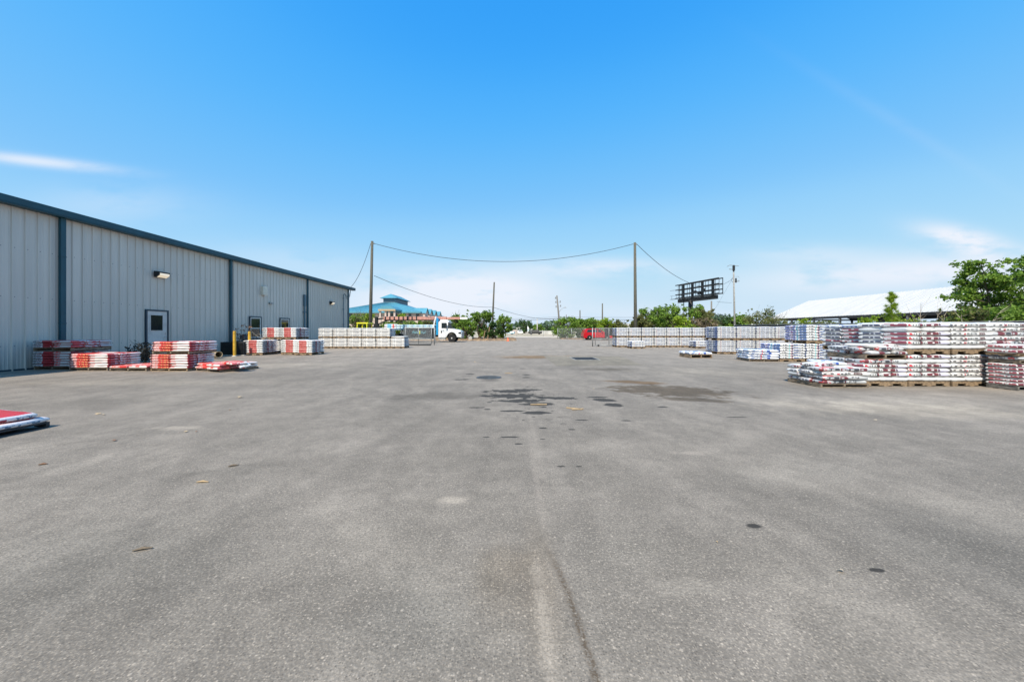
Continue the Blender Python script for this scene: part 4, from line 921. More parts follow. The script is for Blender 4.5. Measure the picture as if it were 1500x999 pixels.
# small palms
def palm(px, py, Y, label):
    rnd = random.Random(px); h = hz(py, Y); r0 = empty('small_palm', (at(px,Y), Y, 0), label, 'palm tree', 'small palms above the shrubs')
    m = MB(); m.tube([(0,0,0),(.1,0,h*.5),(0,0,h*.82)], [.16,.12,.1], 8); m.build('trunk', 'bark', r0, smooth=True)
    m = MB()
    for k in range(16):
        a = rnd.random()*6.28; L = rnd.uniform(.8,1.2); rise = rnd.uniform(.1,1.0); prev = None; pts = []
        for i in range(6):
            t_ = i/5; pts.append(Vector((math.cos(a)*L*t_, math.sin(a)*L*t_, h*.82+rise*t_*.9-1.1*t_*t_*.8)))
        side = Vector((-math.sin(a), math.cos(a), 0))
        for i in range(5):
            for q in range(4):
                p = pts[i].lerp(pts[i+1], q/4); dd = (pts[i+1]-pts[i]).normalized()
                for sg in (-1,1): m.add([p-dd*.03, p+dd*.03, p+side*sg*.34*(1-i/8)+dd*.16-Vector((0,0,.12))], [(0,1,2)])
    m.build('fronds', 'leaf_dark', r0, fix=False)
palm(837, 459.5, 62, 'small palm poking above the broad shrubs right of the leaning pole')
palm(846, 462, 63, 'thin ragged palm next to the short pole')

# ------------------------------------------------------------------ poles and wires
def pole(px_t, py_t, px_b, Y, r, label, mat='pole_wood', name='utility_pole', group='bare wooden poles'):
    top = P(px_t, py_t, Y); x1 = at(px_b, Y)
    r0 = empty(name, (x1, Y, 0), label, 'utility pole', group)
    m = MB(); m.tube([(0,0,-.02), ((top.x-x1)*.5,0,top.z*.5), (top.x-x1,0,top.z)], [r*1.25, r*1.05, r*.85], 12); m.build('shaft', mat, r0, smooth=True)
    return r0
g = 'tall wooden poles at the yard gates'
p1 = pole(545.2, 353.5, 542, 34, .135, 'tall wooden pole between the warehouse and the blue roofed building', group=g)
p2 = pole(930, 355.5, 931, 34, .135, 'tall wooden pole behind the far pallet row on the right', group=g)
for p_, tx, tz in ((p1, P(545.2,353.5,34).x-at(542,34), hz(357,34)), (p2, P(930,355.5,34).x-at(931,34), hz(358,34))):
    m = MB(); m.tube([(tx-.2,-.0,tz),(tx+.2,0,tz)], .02, 6); m.tube([(tx+.17,0,tz-.06),(tx+.17,0,tz+.06)], .045, 8); m.build('wire_clamp', 'insulator', p_)
pole(724, 413.5, 720.5, 60, .14, 'thin bare wooden pole standing in the trees left of the entrance')
lp = pole(815.7, 433, 821, 110, .24, 'leaning wooden pole with insulators and a street lamp arm', mat='grey_wood', group='street power poles')
lpt = P(815.7,433,110); lx = lpt.x-at(821,110)
m = MB()
for (dpx, py) in [(-3.2,436.5),(-2.8,442.5),(-2.4,449),(3.6,442),(4.2,448)]:
    q = P(817+dpx, py, 110); m.lathe([(.10,-.35),(.18,-.2),(.10,-.1),(.18,0),(.10,.1),(.18,.2),(.1,.35)], (q.x-at(821,110), -.0, q.z), n=10)
    cx_ = P(816+ (py-433)/35*4.2, py, 110).x-at(821,110); m.bar((cx_,0,q.z-.2), (q.x-at(821,110),0,q.z-.2), .06)
m.build('insulators', 'insulator', lp)
m = MB(); a_ = P(819,457,110); b_ = P(827,450.5,110); o0 = at(821,110)
m.tube([(a_.x-o0,0,a_.z),((a_.x+b_.x)/2-o0,0,(a_.z+b_.z)/2+.3),(b_.x-o0,0,b_.z)], .05, 6); m.build('lamp_arm', 'galv', lp, smooth=True)
m = MB(); m.box(b_.x-o0-.2, b_.x-o0+.55, -.15, .15, b_.z-.1, b_.z+.1); m.build('lamp_head', 'galv', lp, bevel=.04)
pole(849.6, 454.5, 849.6, 80, .13, 'short bare pole behind the shrubs above the red car')
pole(882.4, 444.5, 882.4, 70, .13, 'bare dark pole behind the lime shrub at the right gate')
pole(829.5, 461, 829.5, 120, .13, 'tiny far pole right of the leaning pole')
pole(787, 467, 787, 130, .2, 'pale far pole under the street wires', mat='concrete')
pole(1042.2, 441, 1042, 92, .2, 'grey pole rising behind the right end of the billboard', mat='grey_wood')
cp = pole(1074.5, 388.5, 1076.5, 60, .125, 'tall pale concrete pole with a transformer arm right of the billboard', mat='pole_grey', group='street power poles')
o0 = at(1076.5, 60)
def cpp(px, py): q = P(px, py, 60); return Vector((q.x-o0, 0, q.z))
m = MB(); m.tube([cpp(1065,390.5), cpp(1069,388.6), cpp(1074,389)], .035, 6); m.tube([cpp(1074,389.5), cpp(1082,389.6)], .035, 6); m.bar(cpp(1068,394.5), cpp(1076,395), .08); m.bar(cpp(1076,412.5), cpp(1083,412), .10); m.build('cross_arms', 'grey_wood', cp)
m = MB(); q = cpp(1074.3, 393); m.lathe([(.0001,-.48),(.18,-.45),(.2,.35),(.12,.5),(.0001,.52)], (q.x, -.1, q.z), n=12); q = cpp(1077.5,411); m.lathe([(.0001,-.4),(.12,-.38),(.12,.35),(.0001,.4)], (q.x,-.1,q.z), n=10); m.build('transformer', 'black_metal', cp)
m = MB(); pts = [cpp(1074,407), cpp(1071.5,408.5), cpp(1071.5,412), cpp(1074,414)]; m.tube(pts, .025, 5); pts = [cpp(1077,406), cpp(1081,405), cpp(1084.5,408), cpp(1081,412)]; m.tube(pts, .015, 5); m.build('jumper_loop', 'wire_black', cp, smooth=True)
# wires
g = 'overhead wires'
wire('overhead_wire', P(548,357,34), P(927.5,357.7,34), 1.70, .022, 'long sagging wire between the two tall wooden poles', group=g)
wire('overhead_wire', P(543,357,34), Vector((WX+.1,34.1,5.35)), .6, .020, 'short wire from the tall left pole down to the warehouse corner', group=g)
wire('overhead_wire', P(933,358,34), P(1074,408,60), 2.6, .024, 'wire falling from the tall right pole to the concrete pole', group=g)
wire('overhead_wire', P(548,404,34), P(722,450,60), .85, .022, 'lower wire from the tall left pole to the thin pole in the trees', group=g)
wire('overhead_wire', P(722,450,60), P(818,466,110), .9, .03, 'wire from the thin pole in the trees to the leaning pole', group=g)
for i, (pa, pb, lb) in enumerate([((560,467),(818,464.5),'upper street wire left of the leaning pole'), ((560,469),(818,467),'thick lower street wire left of the leaning pole'), ((818,464),(1060,461),'upper street wire right of the leaning pole'), ((818,467.5),(1060,465),'lower street wire right of the leaning pole')]):
    wire('overhead_wire', P(*pa,110), P(*pb,110), .5, .05 if i % 2 else .03, lb, group=g)
wire('overhead_wire', P(1050,442,60), P(1072,443.6,60), .03, .02, 'short wire stub between the billboard and the concrete pole', group=g)
wire('guy_wire', P(1071,412,60), P(1042,462,60), .0, .012, 'slanting guy wire left of the concrete pole', 'guy wire')

# ------------------------------------------------------------------ billboard
A = Vector((50.3,108,0)); B = Vector((54.1,92,0)); r0 = empty('billboard', ((A+B)/2).to_tuple(), 'empty black billboard frame on a single steel column', 'billboard')
ang = math.atan2((B-A).y, (B-A).x); r0.rotation_euler = (0,0,ang); L = (B-A).length; hl = L/2
# local x runs from the left end to the right end of the sign, local -y is the side towards the yard
z0, z1 = 10.9, 14.85
def blade(y, name):
    m = MB()
    for z in (z0, z0+1.1, z0+2.5, z1): m.bar((-hl,y,z), (hl,y,z), .26, .26)
    for i in ((0,5) if y > 0 else ()): x = -hl+.1+(L-.2)*i/5; m.bar((x,y+.12,z0-.2), (x,y+.12,z1+.1), .14)
    for i in range(7): x = -hl+L*(i+.5)/7; m.bar((x,y,z0), (x,y,z1), .09)
    m.build(name, 'black_metal', r0)
blade(-.6, 'front_frame'); blade(.6, 'rear_frame')
for x in (-5.6, -1.9, 1.9, 5.6):
    m = MB(); m.bar((x,0,z0-1.0), (x,0,z1), .5)
    for z in (z0, z0+2.5): m.bar((x,-1.0,z), (x,1.0,z), .14)
    m.build('upright', 'black_metal', r0)
m = MB(); m.box(-hl+.6, hl-1.2, -.35, .35, z0-1.35, z0-.30); m.build('torsion_beam', 'black_metal', r0)
m = MB(); m.box(-hl-.8, hl, -2.0, -1.2, z0-.28, z0-.2); m.box(-hl-.8, hl-.5, -1.9, -1.8, z0+2.35, z0+2.42)
for i in range(9): x = -hl+L*i/8; m.bar((x,-1.95,z0-.25), (x,-1.95,z0+.75), .05)
m.bar((-hl-.8,-1.95,z0+.75), (hl,-1.95,z0+.75), .05)
m.build('catwalk', 'black_metal', r0)
m = MB(); m.tube([(-2.6,0,0),(-2.6,0,z0-.6)], .62, 16); m.tube([(-4.2,-1.0,0),(-4.2,-1.0,z0)], .12, 6); m.build('column', 'black_metal', r0, smooth=True)
for (x, z) in ((-.5, z0+.9), (2.8, z0+1.1), (1.2, z0+.3)): m = MB(); m.box(x-.5, x+.5, -.6, -.2, z, z+.7); m.build('light_box', 'black_metal', r0)

# ------------------------------------------------------------------ white barn
r0 = empty('open_barn', (72, 56, 0), 'long open sided barn with a bright white gable roof', 'barn')
def bp_(m, name, mat, **k):
    o = m.build(name, mat, r0, **k); o.location = (-72,-56,0); return o
y0, y1, xe, xr, ze, zr = 20, 86, 62, 72, 4.0, 8.4
m = MB()
for (xa, xb) in ((xe, xr), (82, xr)):
    n_ = int((y1-y0)/.6)
    for i in range(n_+1):
        y = y0+(y1-y0)*i/n_
        for (dy, dz_) in ((-.05,0),(-.03,.06),(.03,.06),(.05,0)): m.v += [(xa, y+dy, ze+dz_), (xb, y+dy, zr+dz_)]
m2 = MB()
for side_ in range(2):
    cnt = (int((y1-y0)/.6)+1)*4; off = side_*cnt*2
    for i in range(cnt-1): m.f.append([off+2*i, off+2*i+2, off+2*i+3, off+2*i+1]); m.mi.append(0)
bp_(m, 'roof', 'barn_roof', fix=False)
m = MB(); m.prism([(xe,ze-.25),(xr,zr-.25),(82,ze-.25),(82,ze-.12),(xr,zr-.1),(xe,ze-.12)], y0+.2, y1-.2); bp_(m, 'rafters', 'barn_dark')
m = MB(); m.box(xe-.02,xe+.2,y0,y1,ze-.45,ze-.05); m.box(81.8,82.02,y0,y1,ze-.45,ze-.05); m.box(xe,82,y1-.3,y1-.15,ze-.4,ze-.1); bp_(m, 'eave_beam', 'barn_dark')
for i in range(12):
    y = y0+1+(y1-y0-2)*i/11
    for x in (xe+.4, 81.4):
        m = MB(); m.box(x-.15,x+.15,y-.15,y+.15,0,ze-.44); bp_(m, 'post', 'galv' if x < 70 else 'barn_dark')
m = MB(); m.box(63,66,58,61,0,3.2); m.box(64,80,30,52,0,2.6); bp_(m, 'inner_wall', 'barn_dark')

# ------------------------------------------------------------------ blue roofed building
Yb = 90; r0 = empty('blue_roofed_building', (-35, 100, 0), 'beige building with a bright blue hip roof and a square cupola', 'building')
def bb(m, name, mat, **k):
    o = m.build(name, mat, r0, **k); o.location = (35,-100,0); return o
xl, xrr = at(478,Yb), at(616,Yb); ze = hz(456.5, Yb)
xa, xb = at(561.5,100), at(579,100); ya, yb = 100, 112; zt = hz(444.5, 100)
m = MB(); m.box(xl+.8, xrr-.8, Yb+.8, 122, 0, ze); bb(m, 'wall', 'stucco')
m = MB(); m.add([(xl,Yb,ze),(xrr,Yb,ze),(xrr,123,ze),(xl,123,ze),(xa-.3,ya,zt+.2),(xb+.3,ya,zt+.2),(xb+.3,yb,zt+.2),(xa-.3,yb,zt+.2),
   (xl,Yb,ze-.35),(xrr,Yb,ze-.35),(xrr,123,ze-.35),(xl,123,ze-.35)], [(0,1,5,4),(1,2,6,5),(2,3,7,6),(3,0,4,7),(4,5,6,7),(8,9,1,0),(9,10,2,1),(10,11,3,2),(11,8,0,3),(8,11,10,9)])
for i in range(24):     # standing seams on the front slope
    t_ = (i+.5)/24; a_ = Vector((xl+(xrr-xl)*t_,Yb,ze+.03)); b2 = Vector((xa-.3+(xb-xa+.6)*t_,ya,zt+.23)); m.bar(a_, b2, .06)
bb(m, 'roof', 'roof_blue')
zc0, zc1, zc2 = zt, hz(437,100), hz(432,104)
m = MB(); m.box(xa, xb, ya, yb, zc0-.3, zc1); cup = bb(m, 'cupola', 'slate_trim')
m = MB(); e = .8; m.add([(xa-e,ya-e,zc1),(xb+e,ya-e,zc1),(xb+e,yb+e,zc1),(xa-e,yb+e,zc1),((xa+xb)/2,ya+1.2,zc2),((xa+xb)/2,yb-1.2,zc2)], [(0,1,4),(1,2,5,4),(2,3,5),(3,0,4,5),(3,2,1,0)]); m.build('cupola_roof', 'roof_blue', cup)
for i in range(12):
    x = xl+2+(xrr-xl-3)*i/11; m = MB(); m.box(x-.35,x+.35,Yb+.74,Yb+.795,ze-1.3,ze-.5); bb(m, 'window', 'window_dark')
m = MB(); px0, px1 = at(555.5,86), at(580,86); zp = hz(453,86)
m.prism([(px0,zp-.3),(px1,zp-.3),(px1,zp),((px0+px1)/2+.9,zp+.75),((px0+px1)/2-1.2,zp+.75),(px0,zp)], 85.5, 91.5); bb(m, 'porch_roof', 'roof_blue')
m = MB(); m.box(px0-.05,px1+.05,85.35,85.49,zp-.45,zp-.02); bb(m, 'porch_beam', 'cardboard')
m = MB()
for x in (px0+.3, px0+1.6, px1-1.6, px1-.3): m.box(x-.2,x+.2,85.7,86.1,0,zp-.46)
bb(m, 'porch_post', 'stucco')
m = MB(); m.box(px0+1.2, px1-1.2, 90.6, 90.7, 0, zp-.9); bb(m, 'entrance', 'window_dark')
# wing with dormers on its right flank
for i, y in enumerate((93, 98, 103.5, 110)):
    m = MB(); x = xrr-.8; w2 = 1.7
    m.add([(x,y-w2,0),(x+1.6,y-w2,0),(x+1.6,y+w2,0),(x,y+w2,0),(x,y-w2,ze-.2),(x+1.6,y-w2,ze-.2),(x+1.6,y+w2,ze-.2),(x,y+w2,ze-.2),(x+1.6,y,ze+1.0),(x,y,ze+1.0)],
          [(0,1,5,4),(1,2,6,8,5),(2,3,7,6),(3,0,4,9,7)]); bay = bb(m, 'bay', 'stucco')
    m = MB(); m.add([(x-1.5,y-w2-.3,ze-.35),(x+1.9,y-w2-.3,ze-.35),(x+1.9,y,ze+1.1),(x-1.5,y,ze+1.1),(x+1.9,y+w2+.3,ze-.35),(x-1.5,y+w2+.3,ze-.35)], [(0,1,2,3),(3,2,4,5)]); m.build('gable_roof', 'roof_blue', bay)
    m = MB(); m.box(x+1.62,x+1.68,y-.5,y+.5,ze-2.2,ze-.8); m.build('window', 'window_dark', bay)

# ------------------------------------------------------------------ low pale buildings, walls, far stuff
r0 = empty('low_shed', (at(938,62), 62, 0), 'low beige shed roof behind the tall right pole', 'shed')
m = MB(); m.box(-3.2,3.2,0,4,0,2.1); m.build('wall', 'dirty_white', r0)
m = MB(); m.prism([(-3.4,2.08),(-2.4,2.45),(2.8,2.55),(3.4,2.3),(3.4,2.1)], -.2, 4.2); m.build('roof', 'far_wall', r0)
o = MB().box(at(784,115), at(818,115), 115, 115.2, 0, 1.15).build('boundary_wall', 'far_wall'); tag(o, 'low pale boundary wall across the road', 'wall')
o = MB().box(at(700,118), at(758,118), 118, 118.2, 0, 1.5).build('boundary_wall', 'stucco'); tag(o, 'low beige wall behind the distant white cars', 'wall')
for i, (px, py, w2, Y, mt, lb) in enumerate([(755,478,9,230,'dirty_white','distant pale flat building left of the round far tree'), (1090,470,20,260,'dirty_white','distant pale building beyond the concrete pole'), (800,480.5,26,300,'far_wall','distant grey building at the end of the road')]):
    r0 = empty('distant_building', (at(px,Y), Y, 0), lb, 'building'); h = hz(py, Y)
    MB().box(-w2/2,w2/2,0,10,0,h-.4).build('wall', mt, r0); MB().box(-w2/2-.4,w2/2+.4,-.4,10.4,h-.4,h).build('roof', 'slate_trim', r0)
    m = MB()
    for k in range(5): x = -w2/2+w2*(k+.5)/5; m.box(x-w2*.05, x+w2*.05, -.05, -.01, h*.3, h*.65)
    m.build('windows', 'window_dark', r0)
# far woods that read as one mass along the horizon
rnd = random.Random(8); m = MB()
pts = []
for k in range(9000):
    x = rnd.uniform(-420, 420); Y = 330+rnd.uniform(0, 30); hh = 5.5+2.5*math.sin(x*.05)+2*math.sin(x*.17+1)+rnd.gauss(0,.8)
    pts.append((x, Y, rnd.uniform(0, max(1, hh))))
leaves(m, pts, 3.2, rnd); tag(m.build('far_woods', 'leaf_far', fix=False), 'low hazy line of woods along the horizon', 'woods', kind='stuff')

# ------------------------------------------------------------------ fences and gates
def uvplane(m_name, a, b, z0, z1, parent, mat='chain_link'):
    a = Vector(a); b = Vector(b); L = (b-a).length
    me = bpy.data.meshes.new(m_name); me.from_pydata([(a.x,a.y,z0),(b.x,b.y,z0),(b.x,b.y,z1),(a.x,a.y,z1)], [], [(0,1,2,3)])
    uv = me.uv_layers.new(name='UVMap')
    for i, c in enumerate([(0,z0),(L,z0),(L,z1),(0,z1)]): uv.data[i].uv = c
    me.materials.append(MATS[mat]); o = bpy.data.objects.new(m_name, me); col.objects.link(o); o.parent = parent; return o
def fence(a, b, h, label, n_, screen=None, group=None, barb=False):
    a = Vector((*a,0)); b = Vector((*b,0)); r0 = empty('chain_link_fence', a.to_tuple(), label, 'fence', group); d = b-a
    for i in range(n_+1):
        p = d*i/n_; m = MB(); m.tube([p, p+Vector((0,0,h+.06))], .038, 8); m.build('post', 'galv', r0, smooth=True)
    m = MB(); m.tube([Vector((0,0,h)), d+Vector((0,0,h))], .024, 6); m.tube([Vector((0,0,.06)), d+Vector((0,0,.06))], .012, 5); m.build('rail', 'galv', r0, smooth=True)
    uvplane('wire_mesh', (0,0,0), d, .04, h, r0)
    if screen:
        nrm = Vector((d.y,-d.x,0)).normalized()*-.05
        if nrm.y > 0: nrm = -nrm
        m = MB(); k = 60
        for i in range(k+1):
            q = d*i/k + nrm*(1+.35*math.sin(i*1.7)); m.v += [tuple(q+Vector((0,0,screen[0]))), tuple(q+Vector((0,0,screen[1]+.02*math.sin(i*.9))))]
        for i in range(k): m.f.append([2*i, 2*i+2, 2*i+3, 2*i+1]); m.mi.append(0)
        m.build('windscreen', 'screen_mesh', r0, smooth=True, fix=False)
    return r0
fence((21.5,34.3), (28.9,19.2), 1.78, 'chain link fence with a dark screen behind the right pallet rows', 9, (.1,1.76))
fence((28.9,19.2), (33.0,8.0), 1.85, 'dark screened fence continuing towards the right edge', 4, (.1,1.84))
fence((at(817,53),53), (19.0,52.0), 1.55, 'silver chain link fence between the entrance and the red car', 6, None)
fence((at(735,60),60), (at(690,62),62), 1.6, 'chain link fence behind the cone left of the entrance', 3)
g = 'short posts along the road'
for i, (px, Y) in enumerate([(757,75),(778,78),(796,76),(810,74)]):
    o = MB().tube([(0,0,0),(0,0,1.3)], .05, 6).build('road_post', 'galv', loc=(at(px,Y),Y,0)); tag(o, ['dark road post right of the cone','road post below the round far tree','road post before the pale wall','road post beside the silver fence'][i], 'post', g)
def gate(x0, x1, Y, h, label, wheel_x, screen):
    r0 = empty('sliding_gate', (x0, Y, 0), label, 'gate'); L = x1-x0
    m = MB()
    for z in (.12, h*.42, h): m.tube([(0,0,z),(L,0,z)], .022, 6)
    for x in (0, L*.5, L): m.tube([(x,0,.1),(x,0,h+.02)], .024, 6)
    m.build('gate_frame', 'galv', r0, smooth=True)
    uvplane('wire_mesh', (0,0,0), (L,0,0), .12, h, r0)
    m = MB(); m.lathe([(.03,-.02),(.08,-.02),(.08,.02),(.03,.02)], (wheel_x,0,.08), 'Y', 14); m.build('caster', 'rubber', r0)
    if screen:
        m = MB(); m.box(screen[0], screen[1], .03, .04, screen[2], screen[3]); m.build('windscreen', 'screen_mesh', r0)
    return r0
gl = gate(at(594,30), at(632,30), 30, 1.46, 'open wire gate with a black ballast bar at the end of the left white row', .3, None)
m = MB(); m.box(.2, 2.15, -.12, .12, .02, .13); m.build('ballast_bar', 'black_metal', gl, bevel=.03)
o = MB().tube([(0,0,0),(0,0,1.5)], .04, 8).build('gate_post', 'galv', loc=(at(636.3,31),31,0), smooth=True); tag(o, 'slim galvanized post right of the left wire gate', 'post')
gr = gate(at(872,28), at(912,28), 28, 1.44, 'wire gate with a small caster wheel beside the red car', .25, (.75, 2.0, .85, 1.40))
o = MB().tube([(0,0,0),(0,0,1.48)], .045, 8).build('gate_post', 'galv', loc=(at(868,28),28,0), smooth=True); tag(o, 'galvanized post left of the right wire gate', 'post')
# dark screened panel by the truck bed
r0 = empty('screened_panel', (at(590,34), 34.5, 0), 'black screened panel with a faded blue mark below the truck bed', 'screen panel')
m = MB(); m.box(0, 2.95, 0, .03, .42, 1.5); m.build('screen', 'screen_mesh', r0)
m = MB()
for x in (0, 2.98): m.tube([(x,0,0),(x,0,1.55)], .035, 8)
m.tube([(0,0,1.53),(2.98,0,1.53)], .02, 6); m.tube([(0,0,.4),(2.98,0,.4)], .02, 6); m.build('frame', 'galv', r0)
m, n, b = newmat('faded_mark'); f = n.noise(n.scale(n.obj(), (2,1,7)), 2.5, 4); n.l(n.mix(n.ramp(f,.48,.56), (.018,.024,.03), (.10,.30,.36)), b.inputs['Base Color']); b.inputs['Roughness'].default_value = .8
m = MB(); m.box(.75,2.1,-.012,-.004,.95,1.22); m.build('printed_mark', 'faded_mark', r0)
m = MB(); m.box(1.47,1.53,-.022,-.014,.9,1.24); m.build('marker_tape', 'lime_paint', r0)

# ------------------------------------------------------------------ vehicles
def wheel(parent, x, y, r, w2, rimmat='dirty_white', side=-1):
    m = MB(); m.lathe([(r*.55,-w2/2),(r*.93,-w2/2),(r,-w2*.32),(r,w2*.32),(r*.93,w2/2),(r*.55,w2/2)], (0,0,0), 'Y', 28); o = m.build('wheel', 'rubber', parent, loc=(x,y,r))
    m = MB(); m.lathe([(r*.56,side*w2*.42),(r*.52,side*w2*.50),(r*.45,side*w2*.35),(r*.2,side*w2*.38),(r*.16,side*w2*.55),(.0001,side*w2*.56)], (0,0,0), 'Y', 20)
    for k in range(8): a = k*.785; m.lathe([(r*.035,side*w2*.36),(r*.035,side*w2*.44)], (math.cos(a)*r*.32,0,math.sin(a)*r*.32), 'Y', 6)
    m.build('rim', rimmat, o)
def arch(cx, r, z0, n_=8): return [(cx + r*math.cos(math.pi*(1-i/n_)), z0 + r*math.sin(math.pi*(1-i/n_))) for i in range(n_+1)]
# truck, side on, facing right; local origin under the front bumper
TY = 38.2; tx = at(676.3, TY)
tr = empty('flatbed_truck', (tx, TY, 0), 'white cab flatbed truck with blue headboard and long orange boom, facing right', 'truck')
R_ = .43
m = MB()   # hood and fender
cxw = -1.08
body = [(-1.62,.62)] + [(-1.62,.62)] 
m.prism([(-1.66,.60)] + arch(cxw,.53,.55)[0:] + [(-.40,.55),(-.06,.52),(-.02,.95),(-.12,1.22),(-.55,1.36),(-1.20,1.46),(-1.66,1.50)], .06, 2.14)
m.build('hood', 'white_paint', tr, bevel=.05)
m = MB(); m.prism([(-2.52,.52),(-1.66,.52),(-1.66,1.50),(-1.05,1.47),(-1.30,2.12),(-1.55,2.22),(-2.45,2.24),(-2.52,2.1)], .03, 2.17); m.build('cab', 'white_paint', tr, bevel=.05)
m = MB(); m.prism([(-2.42,2.22),(-1.5,2.22),(-1.42,2.28),(-1.6,2.40),(-2.35,2.42)], .3, 1.9); m.build('roof_fairing', 'white_paint', tr, bevel=.04)
m = MB(); m.prism([(-2.18,1.50),(-1.68,1.50),(-1.60,2.02),(-1.68,2.08),(-2.18,2.08)], .014, .024); m.prism([(-2.18,1.50),(-1.68,1.50),(-1.60,2.02),(-1.68,2.08),(-2.18,2.08)], 2.176, 2.186); m.build('side_window', 'glass_dark', tr)
m = MB(); m.prism([(-1.50,1.52),(-1.00,1.50),(-1.27,2.12),(-1.47,2.15)], .014, .026)
m.add([(-1.0,.12,1.52),(-1.0,2.08,1.52),(-1.255,2.0,2.12),(-1.255,.2,2.12)], [(0,1,2,3)]); m.build('windshield', 'glass_dark', tr)
m = MB(); m.prism([(-2.25,.62),(-1.72,.62),(-1.72,.635),(-2.235,.635)], .012, .028); m.box(-2.26,-2.245,.012,.028,.62,1.45); m.box(-1.72,-1.705,.012,.028,.62,1.45); dr = m.build('door_seam', 'slate_trim', tr)
m = MB()
for i, (a, c) in enumerate([(-2.1,-1.85),(-2.08,-1.88),(-2.12,-1.82)]): m.box(a,c,.018,.026,1.30-i*.09,1.33-i*.09)
m.build('door_lettering', 'slate_trim', tr)
m = MB(); m.box(-2.24,-2.14,.0,.03,1.0,1.25); m.build('door_handle', 'black_metal', tr)
m = MB(); m.box(-1.72,-1.58,-.22,-.12,1.55,2.0); m.tube([(-1.62,.03,1.9),(-1.64,-.15,1.9)], .02, 5); m.tube([(-1.62,.03,1.5),(-1.64,-.15,1.6)], .02, 5); m.build('mirror', 'black_metal', tr, bevel=.02)
m = MB(); m.box(-.13,-.0,.1,2.1,.42,.66); m.build('bumper', 'steel', tr, bevel=.04)
m = MB(); m.prism([(-.36,.92),(-.045,.88),(-.10,1.12),(-.38,1.06)], .03,.055); m.build('headlight', 'window_dark', tr)
m = MB(); m.box(-.055,-.01,.5,1.7,.72,1.1); m.build('grille', 'steel', tr)
m = MB(); fen = arch(cxw,.56,.5,14); fin = arch(cxw,.47,.5,14); vs = [(x,.03,z) for x,z in fen]+[(x,.03,z) for x,z in fin]+[(x,.35,z) for x,z in fen]+[(x,.35,z) for x,z in fin]; k = 15
fs = []
for i in range(k-1): fs += [(i,i+1,k+i+1,k+i),(2*k+i,3*k+i,3*k+i+1,2*k+i+1),(i,2*k+i,2*k+i+1,i+1),(k+i,k+i+1,3*k+i+1,3*k+i)]
m.add(vs, fs); m.build('fender_flare', 'black_metal', tr)
m = MB(); m.box(-2.50,-1.75,.02,.4,.30,.50); m.box(-2.50,-1.75,.0,.42,.27,.29); m.box(-2.50,-1.75,-.01,.1,.50,.52); m.build('fuel_tank_step', 'steel', tr, bevel=.02)
m = MB(); m.box(-9.4,-.4,.7,.85,.55,.75); m.box(-9.4,-.4,1.4,1.55,.55,.75); m.build('chassis', 'black_metal', tr)
m = MB(); m.box(-9.9,-2.75,-.02,2.25,1.28,1.42); m.build('flatbed_deck', 'slate_trim', tr, bevel=.01)
m = MB()
for i in range(12): m.box(-9.8+i*.6,-9.74+i*.6,-.05,-.025,1.26,1.40)
m.build('deck_stakes', 'galv', tr)
m = MB(); m.box(-2.74,-2.56,.0,2.2,.78,2.62); hb = m.build('headboard', 'truck_blue', tr, bevel=.02)
m = MB(); m.bar((-3.1,.0,1.42), (-2.78,.0,2.75), .1); m.bar((-3.1,2.2,1.42), (-2.78,2.2,2.75), .1); m.bar((-2.78,.0,2.72),(-2.78,2.2,2.72), .1); m.build('headboard_brace', 'white_paint', tr)
wheel(tr, cxw, .20, .43, .32); wheel(tr, cxw, 2.0, .43, .32, side=1)
for xx in (-7.2, -8.3):
    wheel(tr, xx, .28, .45, .5); wheel(tr, xx, 1.95, .45, .5, side=1)
m = MB(); m.box(-6.0,-4.2,.05,.5,.5,1.1); m.build('tool_box', 'black_metal', tr, bevel=.02)
# boom
m = MB(); z = hz(465.8, TY); xs = at(558,TY)-tx; xe_ = at(652,TY)-tx
m.box(xs, xe_, .75, 1.15, z-.17, z+.17); m.box(xe_+.02, xe_+1.5, .8, 1.1, z-.13, z+.12); m.build('boom', 'orange_paint', tr, bevel=.02)
m = MB()
for i in range(8): x = xs+.15+i*(xe_-3-xs)/8; m.box(x, x+.13, .72, 1.18, z-.20, z+.18)
m.box(xs,xs+5.5,.95,1.2,z-.26,z-.175); m.build('boom_bands', 'black_metal', tr)
m = MB(); m.box(xe_+1.5, xe_+2.3, .82, 1.08, z-.12, z+.11); m.build('boom_tip', 'white_paint', tr, bevel=.01)
xm = at(546.5,TY)-tx
m = MB(); m.box(xm-.22,xm+.22,.7,1.2,.7,z-.6); m.box(xm-.1,xm+.15,.7,1.1,z-.6,z+.15); m.box(xm-.5,xm+.5,.6,1.3,1.3,1.7); m.bar((xm+.1,.95,z-.1),(xs+.1,.95,z-.0),.16); m.bar((xm+.1,.9,z-.7),(xs+.6,.9,z-.15),.12); m.build('crane_mast', 'black_metal', tr)
